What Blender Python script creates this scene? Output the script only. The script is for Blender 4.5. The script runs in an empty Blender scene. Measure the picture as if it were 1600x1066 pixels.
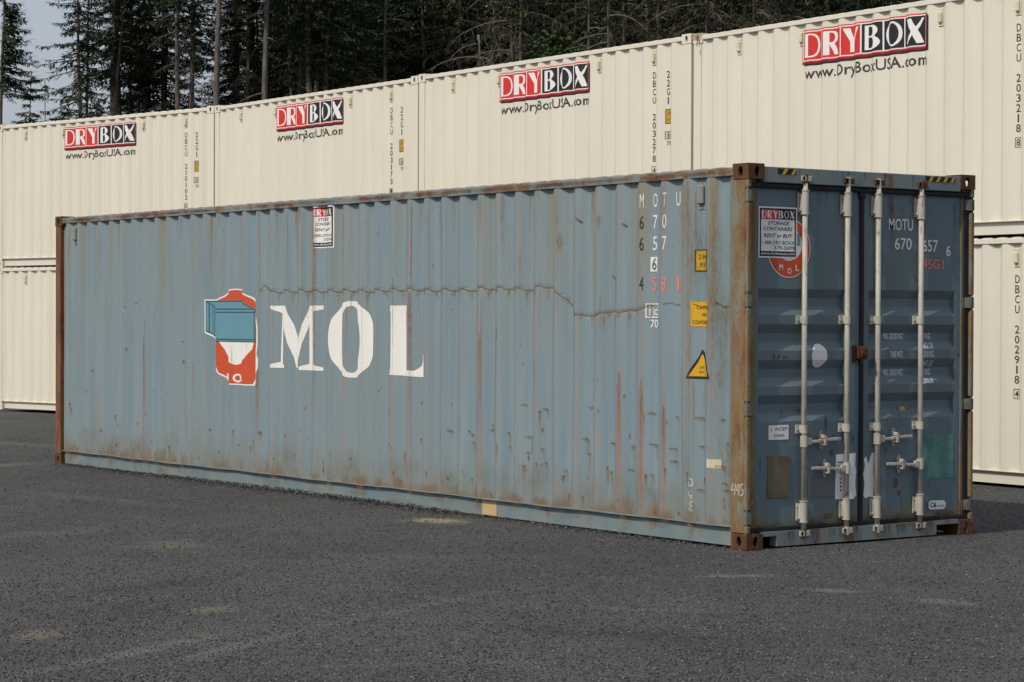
import bpy, bmesh, math, random
import numpy as np
from mathutils import Vector, Matrix
R = math.radians
random.seed(7)
SC = bpy.context.scene
COL = SC.collection

# ------------------------------------------------------------------ camera, sky, sun, exposure
cam = bpy.data.cameras.new('camera')
camo = bpy.data.objects.new('camera', cam); COL.objects.link(camo)
cam.sensor_width = 36.0
cam.lens = 36.0 * 3621.6 / 1600.0
cam.clip_start = 0.1; cam.clip_end = 3000
_y, _p, _r = 2.51785947, -0.0100757, 0.0037953
d = Vector((math.cos(_p)*math.cos(_y), math.cos(_p)*math.sin(_y), math.sin(_p)))
rt = Vector((math.sin(_y), -math.cos(_y), 0)); up = rt.cross(d)
r2 = rt*math.cos(_r) + up*math.sin(_r); u2 = -rt*math.sin(_r) + up*math.cos(_r)
camo.matrix_world = Matrix(((r2.x, u2.x, -d.x, 13.0173), (r2.y, u2.y, -d.y, -11.5330), (r2.z, u2.z, -d.z, 1.7326), (0, 0, 0, 1)))
SC.camera = camo
CAM = Vector((13.0173, -11.533, 1.7326))

SUN_EL, SUN_AZ = R(46), R(171.5)          # azimuth clockwise from +Y
world = bpy.data.worlds.new('World'); SC.world = world; world.use_nodes = True
wn = world.node_tree; bg = wn.nodes['Background']
sky = wn.nodes.new('ShaderNodeTexSky'); sky.sky_type = 'NISHITA'; sky.sun_disc = False
sky.sun_elevation = SUN_EL; sky.sun_rotation = SUN_AZ
sky.air_density = 1.0; sky.dust_density = 4.0; sky.ozone_density = 1.0
veil = wn.nodes.new('ShaderNodeMix'); veil.data_type = 'RGBA'; veil.inputs[0].default_value = 0.62   # thin even high cloud over the whole sky
veil.inputs[7].default_value = (4.5, 4.85, 5.45, 1.0)
wn.links.new(sky.outputs[0], veil.inputs[6]); wn.links.new(veil.outputs[2], bg.inputs[0]); bg.inputs[1].default_value = 0.12
sun = bpy.data.lights.new('sun', 'SUN'); sun.energy = 2.9; sun.angle = R(0.7); sun.color = (1.0, 0.945, 0.85)
suno = bpy.data.objects.new('sun', sun); COL.objects.link(suno)
to_sun = Vector((math.sin(SUN_AZ)*math.cos(SUN_EL), math.cos(SUN_AZ)*math.cos(SUN_EL), math.sin(SUN_EL)))
suno.rotation_euler = to_sun.to_track_quat('Z', 'Y').to_euler()
SC.view_settings.view_transform = 'Standard'; SC.view_settings.look = 'None'
SC.cycles.transparent_max_bounces = 48
SC.view_settings.exposure = 0.0; SC.view_settings.gamma = 1.0; SC.view_settings.use_curve_mapping = False

# ------------------------------------------------------------------ node helper
class NT:
    def __init__(s, name, rough=0.7):
        s.m = bpy.data.materials.new(name); s.m.use_nodes = True
        s.t = s.m.node_tree; s.b = s.t.nodes['Principled BSDF']; s.o = s.t.nodes['Material Output']
        s.b.inputs['Roughness'].default_value = rough
        s.tc = s.t.nodes.new('ShaderNodeTexCoord')
    def put(s, sock, v):
        if hasattr(v, 'is_output') or isinstance(v, bpy.types.NodeSocket): s.t.links.new(v, sock)
        elif isinstance(v, (tuple, list)):
            sock.default_value = tuple(v) + (1.0,) if len(v) == 3 and sock.type == 'RGBA' else tuple(v)
        else: sock.default_value = v
    def vec(s, scale=(1, 1, 1), coord='Object', loc=(0, 0, 0), rot=(0, 0, 0)):
        mp = s.t.nodes.new('ShaderNodeMapping'); s.t.links.new(s.tc.outputs[coord], mp.inputs[0])
        mp.inputs['Scale'].default_value = scale; mp.inputs['Location'].default_value = loc; mp.inputs['Rotation'].default_value = rot
        return mp.outputs[0]
    def noise(s, v, scale=1.0, detail=3.0, rough=0.55, dist=0.0):
        n = s.t.nodes.new('ShaderNodeTexNoise'); s.put(n.inputs['Vector'], v)
        n.inputs['Scale'].default_value = scale; n.inputs['Detail'].default_value = detail
        n.inputs['Roughness'].default_value = rough; n.inputs['Distortion'].default_value = dist
        return n.outputs[0]
    def voro(s, v, scale=1.0, out='Distance', feat='F1'):
        n = s.t.nodes.new('ShaderNodeTexVoronoi'); s.put(n.inputs['Vector'], v); n.feature = feat
        n.inputs['Scale'].default_value = scale
        return n.outputs[out]
    def math(s, op, a, b=0.0, clamp=False):
        n = s.t.nodes.new('ShaderNodeMath'); n.operation = op; n.use_clamp = clamp
        s.put(n.inputs[0], a); s.put(n.inputs[1], b); return n.outputs[0]
    def step(s, v, a, b, c=0.0, d=1.0):
        n = s.t.nodes.new('ShaderNodeMapRange'); n.interpolation_type = 'SMOOTHSTEP'
        s.put(n.inputs[0], v); n.inputs[1].default_value = a; n.inputs[2].default_value = b
        n.inputs[3].default_value = c; n.inputs[4].default_value = d; return n.outputs[0]
    def mix(s, f, a, b, mode='MIX'):
        n = s.t.nodes.new('ShaderNodeMix'); n.data_type = 'RGBA'; n.blend_type = mode
        s.put(n.inputs[0], f); s.put(n.inputs[6], a); s.put(n.inputs[7], b); return n.outputs[2]
    def sep(s, v):
        n = s.t.nodes.new('ShaderNodeSeparateXYZ'); s.put(n.inputs[0], v); return n.outputs
    def attr(s, name):
        n = s.t.nodes.new('ShaderNodeAttribute'); n.attribute_name = name; return n
    def bump(s, h, strength=0.3, dist=0.01):
        n = s.t.nodes.new('ShaderNodeBump'); n.inputs['Strength'].default_value = strength; n.inputs['Distance'].default_value = dist
        s.put(n.inputs['Height'], h); s.t.links.new(n.outputs[0], s.b.inputs['Normal'])
    def col(s, c): s.put(s.b.inputs['Base Color'], c); return s
    def rgh(s, c): s.put(s.b.inputs['Roughness'], c); return s
    def spec(s, c): s.b.inputs['Specular IOR Level'].default_value = c; return s
    def alpha(s, a): s.put(s.b.inputs['Alpha'], a); return s

def flat(name, c, rough=0.6, var=0.12, spec=0.3):
    n = NT(name, rough); n.spec(spec)
    nz = n.noise(n.vec((9, 9, 9)), 1.0, 4)
    n.col(n.mix(n.step(nz, .3, .7, 0, 1), tuple(x*(1-var) for x in c), tuple(min(1, x*(1+var)) for x in c)))
    return n.m

M = {}
RUST1, RUST2, RUST3 = (.090, .044, .025), (.215, .098, .044), (.285, .215, .100)

def blue_side():
    n = NT('blue_side_paint', .62); n.spec(.25)
    xyz = n.sep(n.tc.outputs['Object']); z = xyz[2]
    st = n.noise(n.vec((11, 4, .35)), 1.0, 4, .6)
    st2 = n.noise(n.vec((34, 8, .8), loc=(3, 0, 7)), 1.0, 3, .6)
    big = n.noise(n.vec((.45, .3, .5), loc=(11, 0, 2)), 1.0, 3)
    c = n.mix(n.step(st, .3, .7), (.164, .230, .266), (.202, .264, .294))
    c = n.mix(n.step(big, .35, .7, 0, .55), c, (.190, .238, .250))
    c = n.mix(n.step(st2, .52, .80, 0, .55), c, (.238, .276, .286))
    # chalky worn outer flats, paled further to sharpen the rib shading
    sc = n.attr('scrape_shading').outputs['Fac']; og = n.attr('orange').outputs['Fac']
    fine = n.noise(n.vec((60, 20, 3.2), loc=(1, 4, 2)), 1.0, 4, .7)
    zmod = n.noise(n.vec((2.2, 1, .9), loc=(5, 1, 9)), 1.0, 2)
    m = n.math('MULTIPLY', sc, n.step(n.math('ADD', fine, n.math('MULTIPLY', zmod, .55)), .62, .98))
    c = n.mix(n.math('MULTIPLY', m, .85), c, n.mix(fine, (.285, .262, .238), (.235, .192, .155)))
    fine2 = n.noise(n.vec((90, 20, 1.6), loc=(8, 4, 2)), 1.0, 4, .7)
    oz = n.step(n.math('ADD', z, n.math('MULTIPLY', zmod, 1.2)), 2.15, 1.35)
    mo = n.math('MULTIPLY', n.math('MULTIPLY', og, oz), n.step(fine2, .34, .62))
    c = n.mix(n.math('MULTIPLY', mo, .85), c, n.mix(fine, (.36, .135, .075), (.25, .125, .085)))
    # rust tears along fold lines
    tear = n.noise(n.vec((26, 6, .22), loc=(21, 3, 5)), 1.0, 3, .65)
    c = n.mix(n.step(tear, .665, .75, 0, .6), c, (.24, .155, .095))
    # olive water stains from the top rail and splash dirt at the bottom
    top = n.math('MULTIPLY', n.step(z, 1.2, 2.80), n.step(n.noise(n.vec((7, 3, .1), loc=(2, 9, 1)), 1.0, 3), .50, .68))
    c = n.mix(n.math('MULTIPLY', top, .70), c, (.225, .205, .125))
    bn = n.noise(n.vec((6, 3, 1.2), loc=(4, 2, 3)), 1.0, 4, .6)
    low = n.step(n.math('SUBTRACT', z, n.math('MULTIPLY', bn, .75)), .22, -.24)
    c = n.mix(n.math('MULTIPLY', low, .45), c, n.mix(n.noise(n.vec((18, 5, 5)), 1.0, 3), (.15, .14, .10), (.22, .19, .13)))
    lr = n.step(n.math('SUBTRACT', z, n.math('MULTIPLY', n.noise(n.vec((5, 3, 2), loc=(9, 9, 9)), 1.0, 4), .42)), .02, -.07)
    c = n.mix(n.math('MULTIPLY', lr, .6), c, (.17, .095, .05))
    # scattered chips
    sp = n.noise(n.vec((15, 15, 11), loc=(1, 7, 3)), 1.0, 2, .5)
    c = n.mix(n.step(sp, .735, .765, 0, .85), c, (.14, .075, .045))
    n.col(c)
    n.rgh(n.step(st, .2, .8, .5, .72))
    n.bump(n.noise(n.vec((5, 5, 2.5)), 1.0, 3), .25, .02)
    return n.m

def blue_frame(name, dirt=.5, rust=.45, along=(7, 7, 3.2)):
    n = NT(name, .62); n.spec(.25)
    a = n.noise(n.vec((3, 3, 1.3)), 1.0, 4); b = n.noise(n.vec((9, 9, 5), loc=(4, 4, 4)), 1.0, 5, .65)
    c = n.mix(n.step(a, .3, .7), (.140, .195, .215), (.185, .225, .225))
    c = n.mix(n.step(b, .60 - .25*dirt, .74, 0, .8), c, (.22, .175, .115))
    r = n.noise(n.vec(along, loc=(8, 2, 5)), 1.0, 5, .62)
    c = n.mix(n.step(r, .66 - .22*rust, .76 - .14*rust, 0, .9), c, n.mix(b, RUST1, (.23, .105, .05)))
    n.col(c); n.bump(b, .15, .01); return n.m

def blue_door():
    n = NT('blue_door_paint_shaded', .50); n.spec(.35)
    a = n.noise(n.vec((4, 3, .6)), 1.0, 4); big = n.noise(n.vec((1, 1.2, .8), loc=(3, 3, 3)), 1.0, 3)
    c = n.mix(n.step(a, .3, .7), (.100, .147, .176), (.124, .172, .198))  # same blue paint as the side, darkened to deepen the door end's shade
    c = n.mix(n.step(big, .4, .7, 0, .5), c, (.122, .152, .160))
    z = n.sep(n.tc.outputs['Object'])[2]
    r = n.noise(n.vec((12, 12, 4), loc=(8, 2, 5)), 1.0, 4, .6)
    c = n.mix(n.step(r, .70, .76, 0, .8), c, (.15, .09, .05))
    e = n.noise(n.vec((9, 9, .5), loc=(2, 6, 5)), 1.0, 3)
    c = n.mix(n.math('MULTIPLY', n.step(e, .58, .72), n.step(z, 1.9, 2.7)), c, (.16, .15, .10))
    low = n.step(n.math('SUBTRACT', z, n.math('MULTIPLY', n.noise(n.vec((6, 6, 2)), 1.0, 4), .5)), .08, -.1)
    c = n.mix(n.math('MULTIPLY', low, .8), c, (.17, .15, .095))
    n.col(c); n.bump(n.noise(n.vec((5, 5, 5)), 1.0, 3), .12, .02); return n.m

def rusty(name, blue_amt=.25, ochre=.4, red=.4, dark=0.0):
    n = NT(name, .85); n.spec(.15)
    a = n.noise(n.vec((14, 14, 2.0)), 1.0, 5, .65); b = n.noise(n.vec((6, 6, 3.2), loc=(5, 1, 1)), 1.0, 5, .6)
    g = n.noise(n.vec((40, 40, 30), loc=(5, 1, 1)), 1.0, 3, .6)
    c = n.mix(n.step(a, .3+dark, .7+dark), RUST1, RUST2)
    c = n.mix(n.step(b, .66 - .4*ochre, .72, 0, .9), c, n.mix(a, RUST3, (.17, .15, .095)))
    rd = n.noise(n.vec((9, 9, 1.4), loc=(15, 11, 1)), 1.0, 4, .6)
    c = n.mix(n.step(rd, .68 - .3*red, .76, 0, .8), c, (.26, .125, .085))
    bl = n.noise(n.vec((10, 10, 2.4), loc=(2, 8, 7)), 1.0, 4, .6)
    c = n.mix(n.step(bl, .80 - .5*blue_amt, .84 - .4*blue_amt, 0, .85), c, (.175, .195, .165))
    c = n.mix(n.step(g, .5, .75, 0, .4), c, (.06, .03, .018))
    n.col(c); n.bump(g, .5, .008); return n.m

def cream():
    n = NT('cream_paint', .50); n.spec(.3)
    a = n.noise(n.vec((2.5, 2.5, .35)), 1.0, 4); b = n.noise(n.vec((.5, .5, .4), loc=(1, 2, 3)), 1.0, 3)
    c = n.mix(n.step(a, .3, .7), (.632, .592, .496), (.672, .634, .536))
    c = n.mix(n.step(b, .35, .7, 0, .5), c, (.650, .606, .518))
    s = n.noise(n.vec((22, 22, .5), loc=(7, 7, 7)), 1.0, 3, .6)
    c = n.mix(n.step(s, .64, .82, 0, .45), c, (.50, .44, .33))
    sp = n.noise(n.vec((7, 7, 9), loc=(3, 5, 1)), 1.0, 2, .5)
    c = n.mix(n.step(sp, .76, .79, 0, .35), c, (.35, .29, .22))
    n.col(c); n.bump(n.noise(n.vec((3, 3, 2)), 1.0, 2), .12, .02); return n.m

def white_bar():
    n = NT('white_bar_paint', .5); n.spec(.35)
    a = n.noise(n.vec((12, 12, 3)), 1.0, 5, .65)
    c = n.mix(n.step(a, .35, .7), (.47, .44, .375), (.33, .31, .26))
    r = n.noise(n.vec((25, 25, 9), loc=(3, 3, 3)), 1.0, 4, .6)
    c = n.mix(n.step(r, .60, .70, 0, .85), c, (.19, .115, .06)); n.col(c); return n.m

def paintmark(name, c, wear=.25, rough=.6, streak=True):
    """flat print / paint with worn-through specks showing the steel below"""
    n = NT(name, rough); n.spec(.25)
    a = n.noise(n.vec((6, 6, 2)), 1.0, 3)
    n.col(n.mix(a, tuple(x*.86 for x in c), c))
    if wear:
        w = n.noise(n.vec((38, 38, 5 if streak else 38), loc=(3, 5, 8)), 1.0, 4, .65)
        n.alpha(n.step(w, .80 - wear*.5, .84 - wear*.5, 1, 0))
    return n.m

def softrust(name, c, k=.6):
    n = NT(name, .85); n.spec(.1)
    w = n.noise(n.vec((45, 45, 14), loc=(3, 5, 8)), 1.0, 4, .65)
    n.col(n.mix(w, c, tuple(x*.6 for x in c)))
    n.alpha(n.math('MULTIPLY', n.step(w, .25, .62, k, k*.25), n.attr('fade').outputs['Fac'], True)); return n.m

def ground_mat():
    n = NT('dark_gravel', .92); n.spec(.12)
    P = n.vec((1, 1, 1), 'Object')
    v = n.t.nodes.new('ShaderNodeTexVoronoi'); v.inputs['Scale'].default_value = 62; n.t.links.new(P, v.inputs['Vector'])
    tone = n.sep(v.outputs['Color'])[0]
    g = n.noise(P, 28, 4, .7); big = n.noise(P, .35, 4, .6); mid = n.noise(n.vec((1.1, 2.6, 1), rot=(0, 0, .6)), 1.0, 4, .6)
    c = n.mix(tone, (.048, .049, .050), (.145, .144, .142))
    c = n.mix(n.step(g, .35, .7, 0, .55), c, (.074, .074, .074))
    c = n.mix(n.step(big, .35, .65, 0, .60), c, (.060, .061, .063))
    c = n.mix(n.step(mid, .46, .72, 0, .42), c, (.120, .108, .092))
    # pale fines rubbed out of the gravel: wheel tracks and dusty patches
    def patch(cx, cy, ax, ay, rot, k, colr):
        nonlocal c
        mp = n.vec((1/ax, 1/ay, 0), 'Object')
        mp_node = mp.node
        mp_node.vector_type = 'TEXTURE'
        mp_node.inputs['Location'].default_value = (cx, cy, 0); mp_node.inputs['Rotation'].default_value = (0, 0, rot)
        mp_node.inputs['Scale'].default_value = (ax, ay, 1)
        ln = n.t.nodes.new('ShaderNodeVectorMath'); ln.operation = 'LENGTH'
        xy = n.t.nodes.new('ShaderNodeVectorMath'); xy.operation = 'MULTIPLY'; xy.inputs[1].default_value = (1, 1, 0)
        n.t.links.new(mp, xy.inputs[0]); n.t.links.new(xy.outputs[0], ln.inputs[0])
        dd = n.math('ADD', ln.outputs['Value'], n.math('MULTIPLY', n.math('SUBTRACT', n.noise(P, 3.5, 5, .7), .5), 2.0))
        dd = n.math('ADD', dd, n.math('MULTIPLY', n.math('SUBTRACT', tone, .5), .55))
        c = n.mix(n.step(dd, 1.10, .15, 0, min(1, k*1.25)), c, colr)
    for a in GROUND_PATCHES: patch(*a)
    n.col(c)
    h = n.math('ADD', n.math('MULTIPLY', v.outputs['Distance'], -1.0), n.math('MULTIPLY', g, .6))
    n.bump(h, .9, .018); return n.m

def bark(name, c1, c2):
    n = NT(name, .95); n.spec(.08)
    a = n.noise(n.vec((9, 9, 1.6)), 1.0, 5, .65)
    n.col(n.mix(n.step(a, .3, .7), c1, c2)); return n.m

def leafmat(name, c1, c2):
    n = NT(name, .8); n.spec(.12)
    t = n.attr('tone').outputs['Fac']
    oi = n.t.nodes.new('ShaderNodeObjectInfo')
    c = n.mix(t, c1, c2)
    c = n.mix(n.math('MULTIPLY', oi.outputs['Random'], .35), c, tuple(x*.55 for x in c1))
    n.col(c); return n.m

# ------------------------------------------------------------------ object helpers
def thing(name, label, cat, loc=(0, 0, 0), rotz=0.0, group=None):
    o = bpy.data.objects.new(name, None); COL.objects.link(o); o.empty_display_size = .2
    o.location = loc; o.rotation_euler = (0, 0, rotz); o['label'] = label; o['category'] = cat
    if group: o['group'] = group
    return o

def obj(name, bm, mat, parent=None, smooth=False):
    me = bpy.data.meshes.new(name); bm.to_mesh(me); bm.free()
    return link(name, me, mat, parent, smooth)

def link(name, me, mat, parent=None, smooth=False):
    o = bpy.data.objects.new(name, me); COL.objects.link(o)
    for m in (mat if isinstance(mat, (list, tuple)) else [mat]):
        me.materials.append(m)
    if smooth:
        me.polygons.foreach_set('use_smooth', [True]*len(me.polygons))
    if parent: o.parent = parent
    return o

def box(bm, x0, x1, y0, y1, z0, z1, bev=0.0):
    x0, x1 = min(x0, x1), max(x0, x1); y0, y1 = min(y0, y1), max(y0, y1); z0, z1 = min(z0, z1), max(z0, z1)
    vs = [bm.verts.new(p) for p in ((x0, y0, z0), (x1, y0, z0), (x1, y1, z0), (x0, y1, z0), (x0, y0, z1), (x1, y0, z1), (x1, y1, z1), (x0, y1, z1))]
    fs = [bm.faces.new([vs[i] for i in f]) for f in ((3, 2, 1, 0), (4, 5, 6, 7), (0, 1, 5, 4), (1, 2, 6, 5), (2, 3, 7, 6), (3, 0, 4, 7))]
    if bev > 0:
        es = list({e for f in fs for e in f.edges})
        bmesh.ops.bevel(bm, geom=es, offset=bev, segments=1, affect='EDGES', profile=.5)

def tube(bm, pts, radii, n=10, caps=True):
    """tapered tube through points"""
    rings = []
    pts = [Vector(p) for p in pts]
    for i, p in enumerate(pts):
        t = (pts[min(i+1, len(pts)-1)] - pts[max(i-1, 0)]).normalized()
        a = t.orthogonal().normalized() if abs(t.z) < .9 else Vector((1, 0, 0)) - t*t.x
        a.normalize(); b = t.cross(a)
        r = radii[i] if isinstance(radii, (list, tuple)) else radii
        rings.append([bm.verts.new(p + (a*math.cos(k*2*math.pi/n) + b*math.sin(k*2*math.pi/n))*r) for k in range(n)])
    for i in range(len(rings)-1):
        for k in range(n):
            bm.faces.new((rings[i][k], rings[i][(k+1) % n], rings[i+1][(k+1) % n], rings[i+1][k]))
    if caps:
        bm.faces.new(rings[0][::-1]); bm.faces.new(rings[-1])

def BM(): return bmesh.new()

# ---- flat shapes: lists of (verts2d, faces)
def fill(*loops):
    bm = BM(); es = []
    for lp in loops:
        vs = [bm.verts.new((x, y, 0)) for x, y in lp]
        for i in range(len(vs)): es.append(bm.edges.new((vs[i], vs[(i+1) % len(vs)])))
    bmesh.ops.triangle_fill(bm, use_beauty=True, use_dissolve=False, edges=es, normal=(0, 0, 1))
    bm.verts.index_update()
    g = ([(v.co.x, v.co.y) for v in bm.verts], [[v.index for v in f.verts] for f in bm.faces]); bm.free()
    return g

def rect(x0, x1, z0, z1): return ([(x0, z0), (x1, z0), (x1, z1), (x0, z1)], [[0, 1, 2, 3]])
def ell(cx, cy, rx, ry, n=28, a0=0.0, a1=360.0, closed=True):
    m = n if closed else n-1
    return [(cx + rx*math.cos(R(a0+(a1-a0)*i/m)), cy + ry*math.sin(R(a0+(a1-a0)*i/m))) for i in range(n)]
_tc = {}
def text(body, bold=0.0, shear=0.0, space=1.0):
    k = (body, bold, shear, space)
    if k not in _tc:
        cu = bpy.data.curves.new('glyphs', 'FONT'); cu.body = body; cu.offset = bold; cu.shear = shear; cu.space_character = space
        cu.resolution_u = 3
        o = bpy.data.objects.new('glyphs', cu); COL.objects.link(o)
        me = bpy.data.meshes.new_from_object(o.evaluated_get(bpy.context.evaluated_depsgraph_get()))
        _tc[k] = ([(v.co.x, v.co.y) for v in me.vertices], [list(p.vertices) for p in me.polygons])
        bpy.data.objects.remove(o); bpy.data.curves.remove(cu); bpy.data.meshes.remove(me)
    return _tc[k]
def fit(g, x0, x1, z0, z1):
    xs = [p[0] for p in g[0]]; ys = [p[1] for p in g[0]]
    a, b, c, e = min(xs), max(xs), min(ys), max(ys)
    return ([(x0 + (p[0]-a)/(b-a)*(x1-x0), z0 + (p[1]-c)/max(e-c, 1e-6)*(z1-z0)) for p in g[0]], g[1])
def column(body, cx, w, ztop, zbot, bold=.012, widths=None):
    """stacked characters, one under the other"""
    out = []; n = len(body); h = (ztop-zbot)/n
    for i, ch in enumerate(body):
        if ch == ' ': continue
        z1 = ztop - i*h; ww = w*(.35 if ch in '1I' else 1)
        out.append(fit(text(ch, bold), cx-ww/2, cx+ww/2, z1-h*.80, z1))
    return out

def paint(parent, name, geoms, surf, mat, off):
    """lay flat print onto a surface: cut it at the surface's fold lines, then lift each vertex to the surface"""
    bm = BM()
    fl = bm.verts.layers.float.new('fade'); ly = bm.verts.layers.float.new('lay')
    for gi, gg in enumerate(geoms):
        vs, fs = gg[0], gg[1]
        bv = [bm.verts.new((x, 0, z)) for x, z in vs]
        for i_, v_ in enumerate(bv): v_[fl] = gg[2][i_] if len(gg) > 2 else 1.0; v_[ly] = (gi % 60)*2e-5 if len(gg) > 2 else 0.0
        for f in fs:
            try: bm.faces.new([bv[i] for i in f])
            except ValueError: pass
    xs = [v.co.x for v in bm.verts]; zs = [v.co.z for v in bm.verts]
    for u in surf['cx'](min(xs), max(xs)):
        bmesh.ops.bisect_plane(bm, geom=list(bm.verts)+list(bm.edges)+list(bm.faces), plane_co=(u, 0, 0), plane_no=(1, 0, 0), dist=1e-6)
    for u in surf['cz'](min(zs), max(zs)):
        bmesh.ops.bisect_plane(bm, geom=list(bm.verts)+list(bm.edges)+list(bm.faces), plane_co=(0, 0, u), plane_no=(0, 0, 1), dist=1e-6)
    for v in bm.verts: v.co = surf['pos'](v.co.x, v.co.z, off + v[ly])
    bmesh.ops.recalc_face_normals(bm, faces=bm.faces)
    o = obj(name, bm, mat, parent)
    if name.startswith('rust_'): o['kind'] = 'stuff'
    return o

def paints(parent, name, geoms, surf, mat, off):
    for g in geoms: paint(parent, name, [g], surf, mat, off)
def blob(x, z, rx, rz, n=12, k=1.0, seed=0):
    """stain that fades to its rim"""
    q = random.Random(seed + int(x*977) + int(z*613)); vs = [(x, z)]; fd = [k]
    for i in range(n):
        a = 2*math.pi*i/n; u = q.uniform(.7, 1.25); vs.append((x+rx*u*math.cos(a), z+rz*u*math.sin(a))); fd.append(0.0)
    return (vs, [[0, 1+i, 1+(i+1) % n] for i in range(n)], fd)
def run(x, z, w, l, j=0.0, k=1.0):
    """water-borne stain running down from a point: strong at the top, fading out below and to the sides"""
    vs, fd = [], []
    for zz, ww, f in ((z+.004, .55, .9), (z-l*.15, 1.0, 1.0), (z-l*.5, .85, .55), (z-l, .5, 0.0)):
        t = (z-zz)/max(l, 1e-4)
        vs += [(x-w*ww+j*t, zz), (x+j*t, zz), (x+w*ww+j*t, zz)]; fd += [0.0, f*k, 0.0]
    fs = []
    for r_ in range(3):
        for c_ in range(2): a = r_*3+c_; fs.append([a, a+3, a+4, a+1])
    return (vs, fs, fd)

# ------------------------------------------------------------------ lettering outlines
def L_D():
    return fill([(0, 0), (0, 1), (.5, 1)] + ell(.5, .5, .5, .5, 14, 80, -80, False) + [(.5, 0)],
                [(.32, .06), (.32, .94), (.46, .94)] + ell(.46, .5, .40, .44, 12, 80, -80, False) + [(.46, .06)])
def L_R():
    return fill([(0, 0), (0, 1), (.45, 1)] + ell(.45, .74, .47, .26, 9, 80, -60, False) + [(.62, .46), (1, 0), (.62, 0), (.36, .44), (.36, 0)],
                [(.36, .53), (.36, .93), (.46, .93)] + ell(.46, .735, .20, .19, 8, 70, -70, False) + [(.46, .53)])
def L_Y(): return fill([(0, 1), (.34, 1), (.58, .55), (.86, 1), (1, 1), (.66, .42), (.66, 0), (.34, 0), (.34, .42)])
def L_B():
    return fill([(0, 0), (0, 1), (.45, 1)] + ell(.45, .76, .45, .24, 9, 80, -55, False) + ell(.45, .27, .55, .27, 9, 60, -85, False),
                [(.20, .56), (.20, .94), (.32, .94)] + ell(.32, .75, .22, .185, 8, 75, -75, False) + [(.32, .56)],
                [(.20, .06), (.20, .50), (.32, .50)] + ell(.32, .28, .28, .215, 8, 75, -75, False) + [(.32, .06)])
def L_O(): return fill(ell(.5, .5, .5, .5, 26), ell(.5, .5, .34, .43, 22))
def L_X(): return fill([(0, 1), (.36, 1), (.58, .66), (.86, 1), (1, 1), (.66, .53), (1, 0), (.62, 0), (.42, .36), (.13, 0), (0, 0), (.34, .48)])
DRYBOX = [L_D, L_R, L_Y, L_B, L_O, L_X]
def drybox(parent, surf, x0, x1, z0, z1, big=True):
    """the logo plate: red and black cells with white rules and letters"""
    w, h = x1-x0, z1-z0
    if big:
        dx, dz = w*.022, h*.10
        paint(parent, 'logo_shadow', [fill([(x0, z0+dz), (x0, z1), (x1-dx, z1), (x1, z1-dz), (x1, z0), (x0+dx, z0)])], surf, M['print_black'], .0016)
        lg = paint(parent, 'logo_plate', [rect(x0, x1-dx, z0+dz*.55, z1)], surf, M['print_darkred'], .0026)
        paint(lg, 'logo_face', [rect(x0, x1-dx, z0+dz, z1)], surf, M['print_red'], .0036)
        bx0, bx1, bz0, bz1 = x0+w*.006, x1-dx-w*.008, z0+dz+h*.035, z1-h*.035
        paint(lg, 'logo_rule', [rect(bx0, bx1, bz0, bz1)], surf, M['print_white'], .0046)
        lo = .0056
    else:
        bx0, bx1, bz0, bz1 = x0, x1, z0, z1; lg = parent; lo = .0046
    cw = (bx1-bx0)/6; g = w*.006 if big else 0
    for i in range(6):
        a, b = bx0+i*cw+g, bx0+(i+1)*cw-g*.4
        paint(lg, 'logo_cell', [rect(a, b, bz0+h*.03*big, bz1-h*.03*big)], surf, M['print_red' if i < 3 else 'print_black'], lo)
        hh = bz1-bz0
        paint(lg, 'letter', [fit(DRYBOX[i](), a+cw*.10, b-cw*(.08 if i else .10), bz0+hh*.11, bz1-hh*.10)], surf, M['print_white'], lo+.0012)
    return lg

# ------------------------------------------------------------------ walls with folds
def side_surf(pitch, phase, s0, s1, d_out, depth, wob=None, zlev=()):
    br = []
    k = math.floor((s0-phase)/pitch) - 1
    while phase + k*pitch < s1 + pitch:
        b = phase + k*pitch
        br += [b, b+pitch*.25, b+pitch*.5, b+pitch*.75]; k += 1
    br = [x for x in br if s0 < x < s1]
    def prof(s):
        t = ((s-phase)/pitch) % 1.0
        if t < .25: f = 0
        elif t < .5: f = (t-.25)/.25
        elif t < .75: f = 1
        else: f = 1-(t-.75)/.25
        return d_out + depth*f
    def pos(s, z, off=0.0):
        dd = prof(s)
        if wob: dd += wob(s, z)
        return Vector((s, dd-off, z))
    return dict(br=[s0]+br+[s1], pos=pos, zl=list(zlev), prof=prof,
                cx=lambda a, b: [x for x in br if a < x < b], cz=lambda a, b: [x for x in zlev if a < x < b])

def wall_mesh(surf, z0, z1, attrs=None, pitch=None, phase=0.0, back=False, W=0.0):
    bm = BM(); zl = [z0] + [z for z in surf['zl'] if z0+.02 < z < z1-.02] + [z1]
    grid = []
    for s in surf['br']:
        row = []
        for z in zl:
            p = surf['pos'](s, z)
            if back: p = Vector((p.x, W-p.y, p.z))
            row.append(bm.verts.new(p))
        grid.append(row)
    la = lb = None
    if attrs: la = bm.faces.layers.float.new('scrape_shading'); lb = bm.faces.layers.float.new('orange')
    for i in range(len(grid)-1):
        for j in range(len(zl)-1):
            q = (grid[i][j], grid[i+1][j], grid[i+1][j+1], grid[i][j+1])
            f = bm.faces.new(q[::-1] if back else q)
            if attrs:
                mid = (surf['br'][i]+surf['br'][i+1])/2
                f[la], f[lb] = attrs(mid)
    return bm

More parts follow.
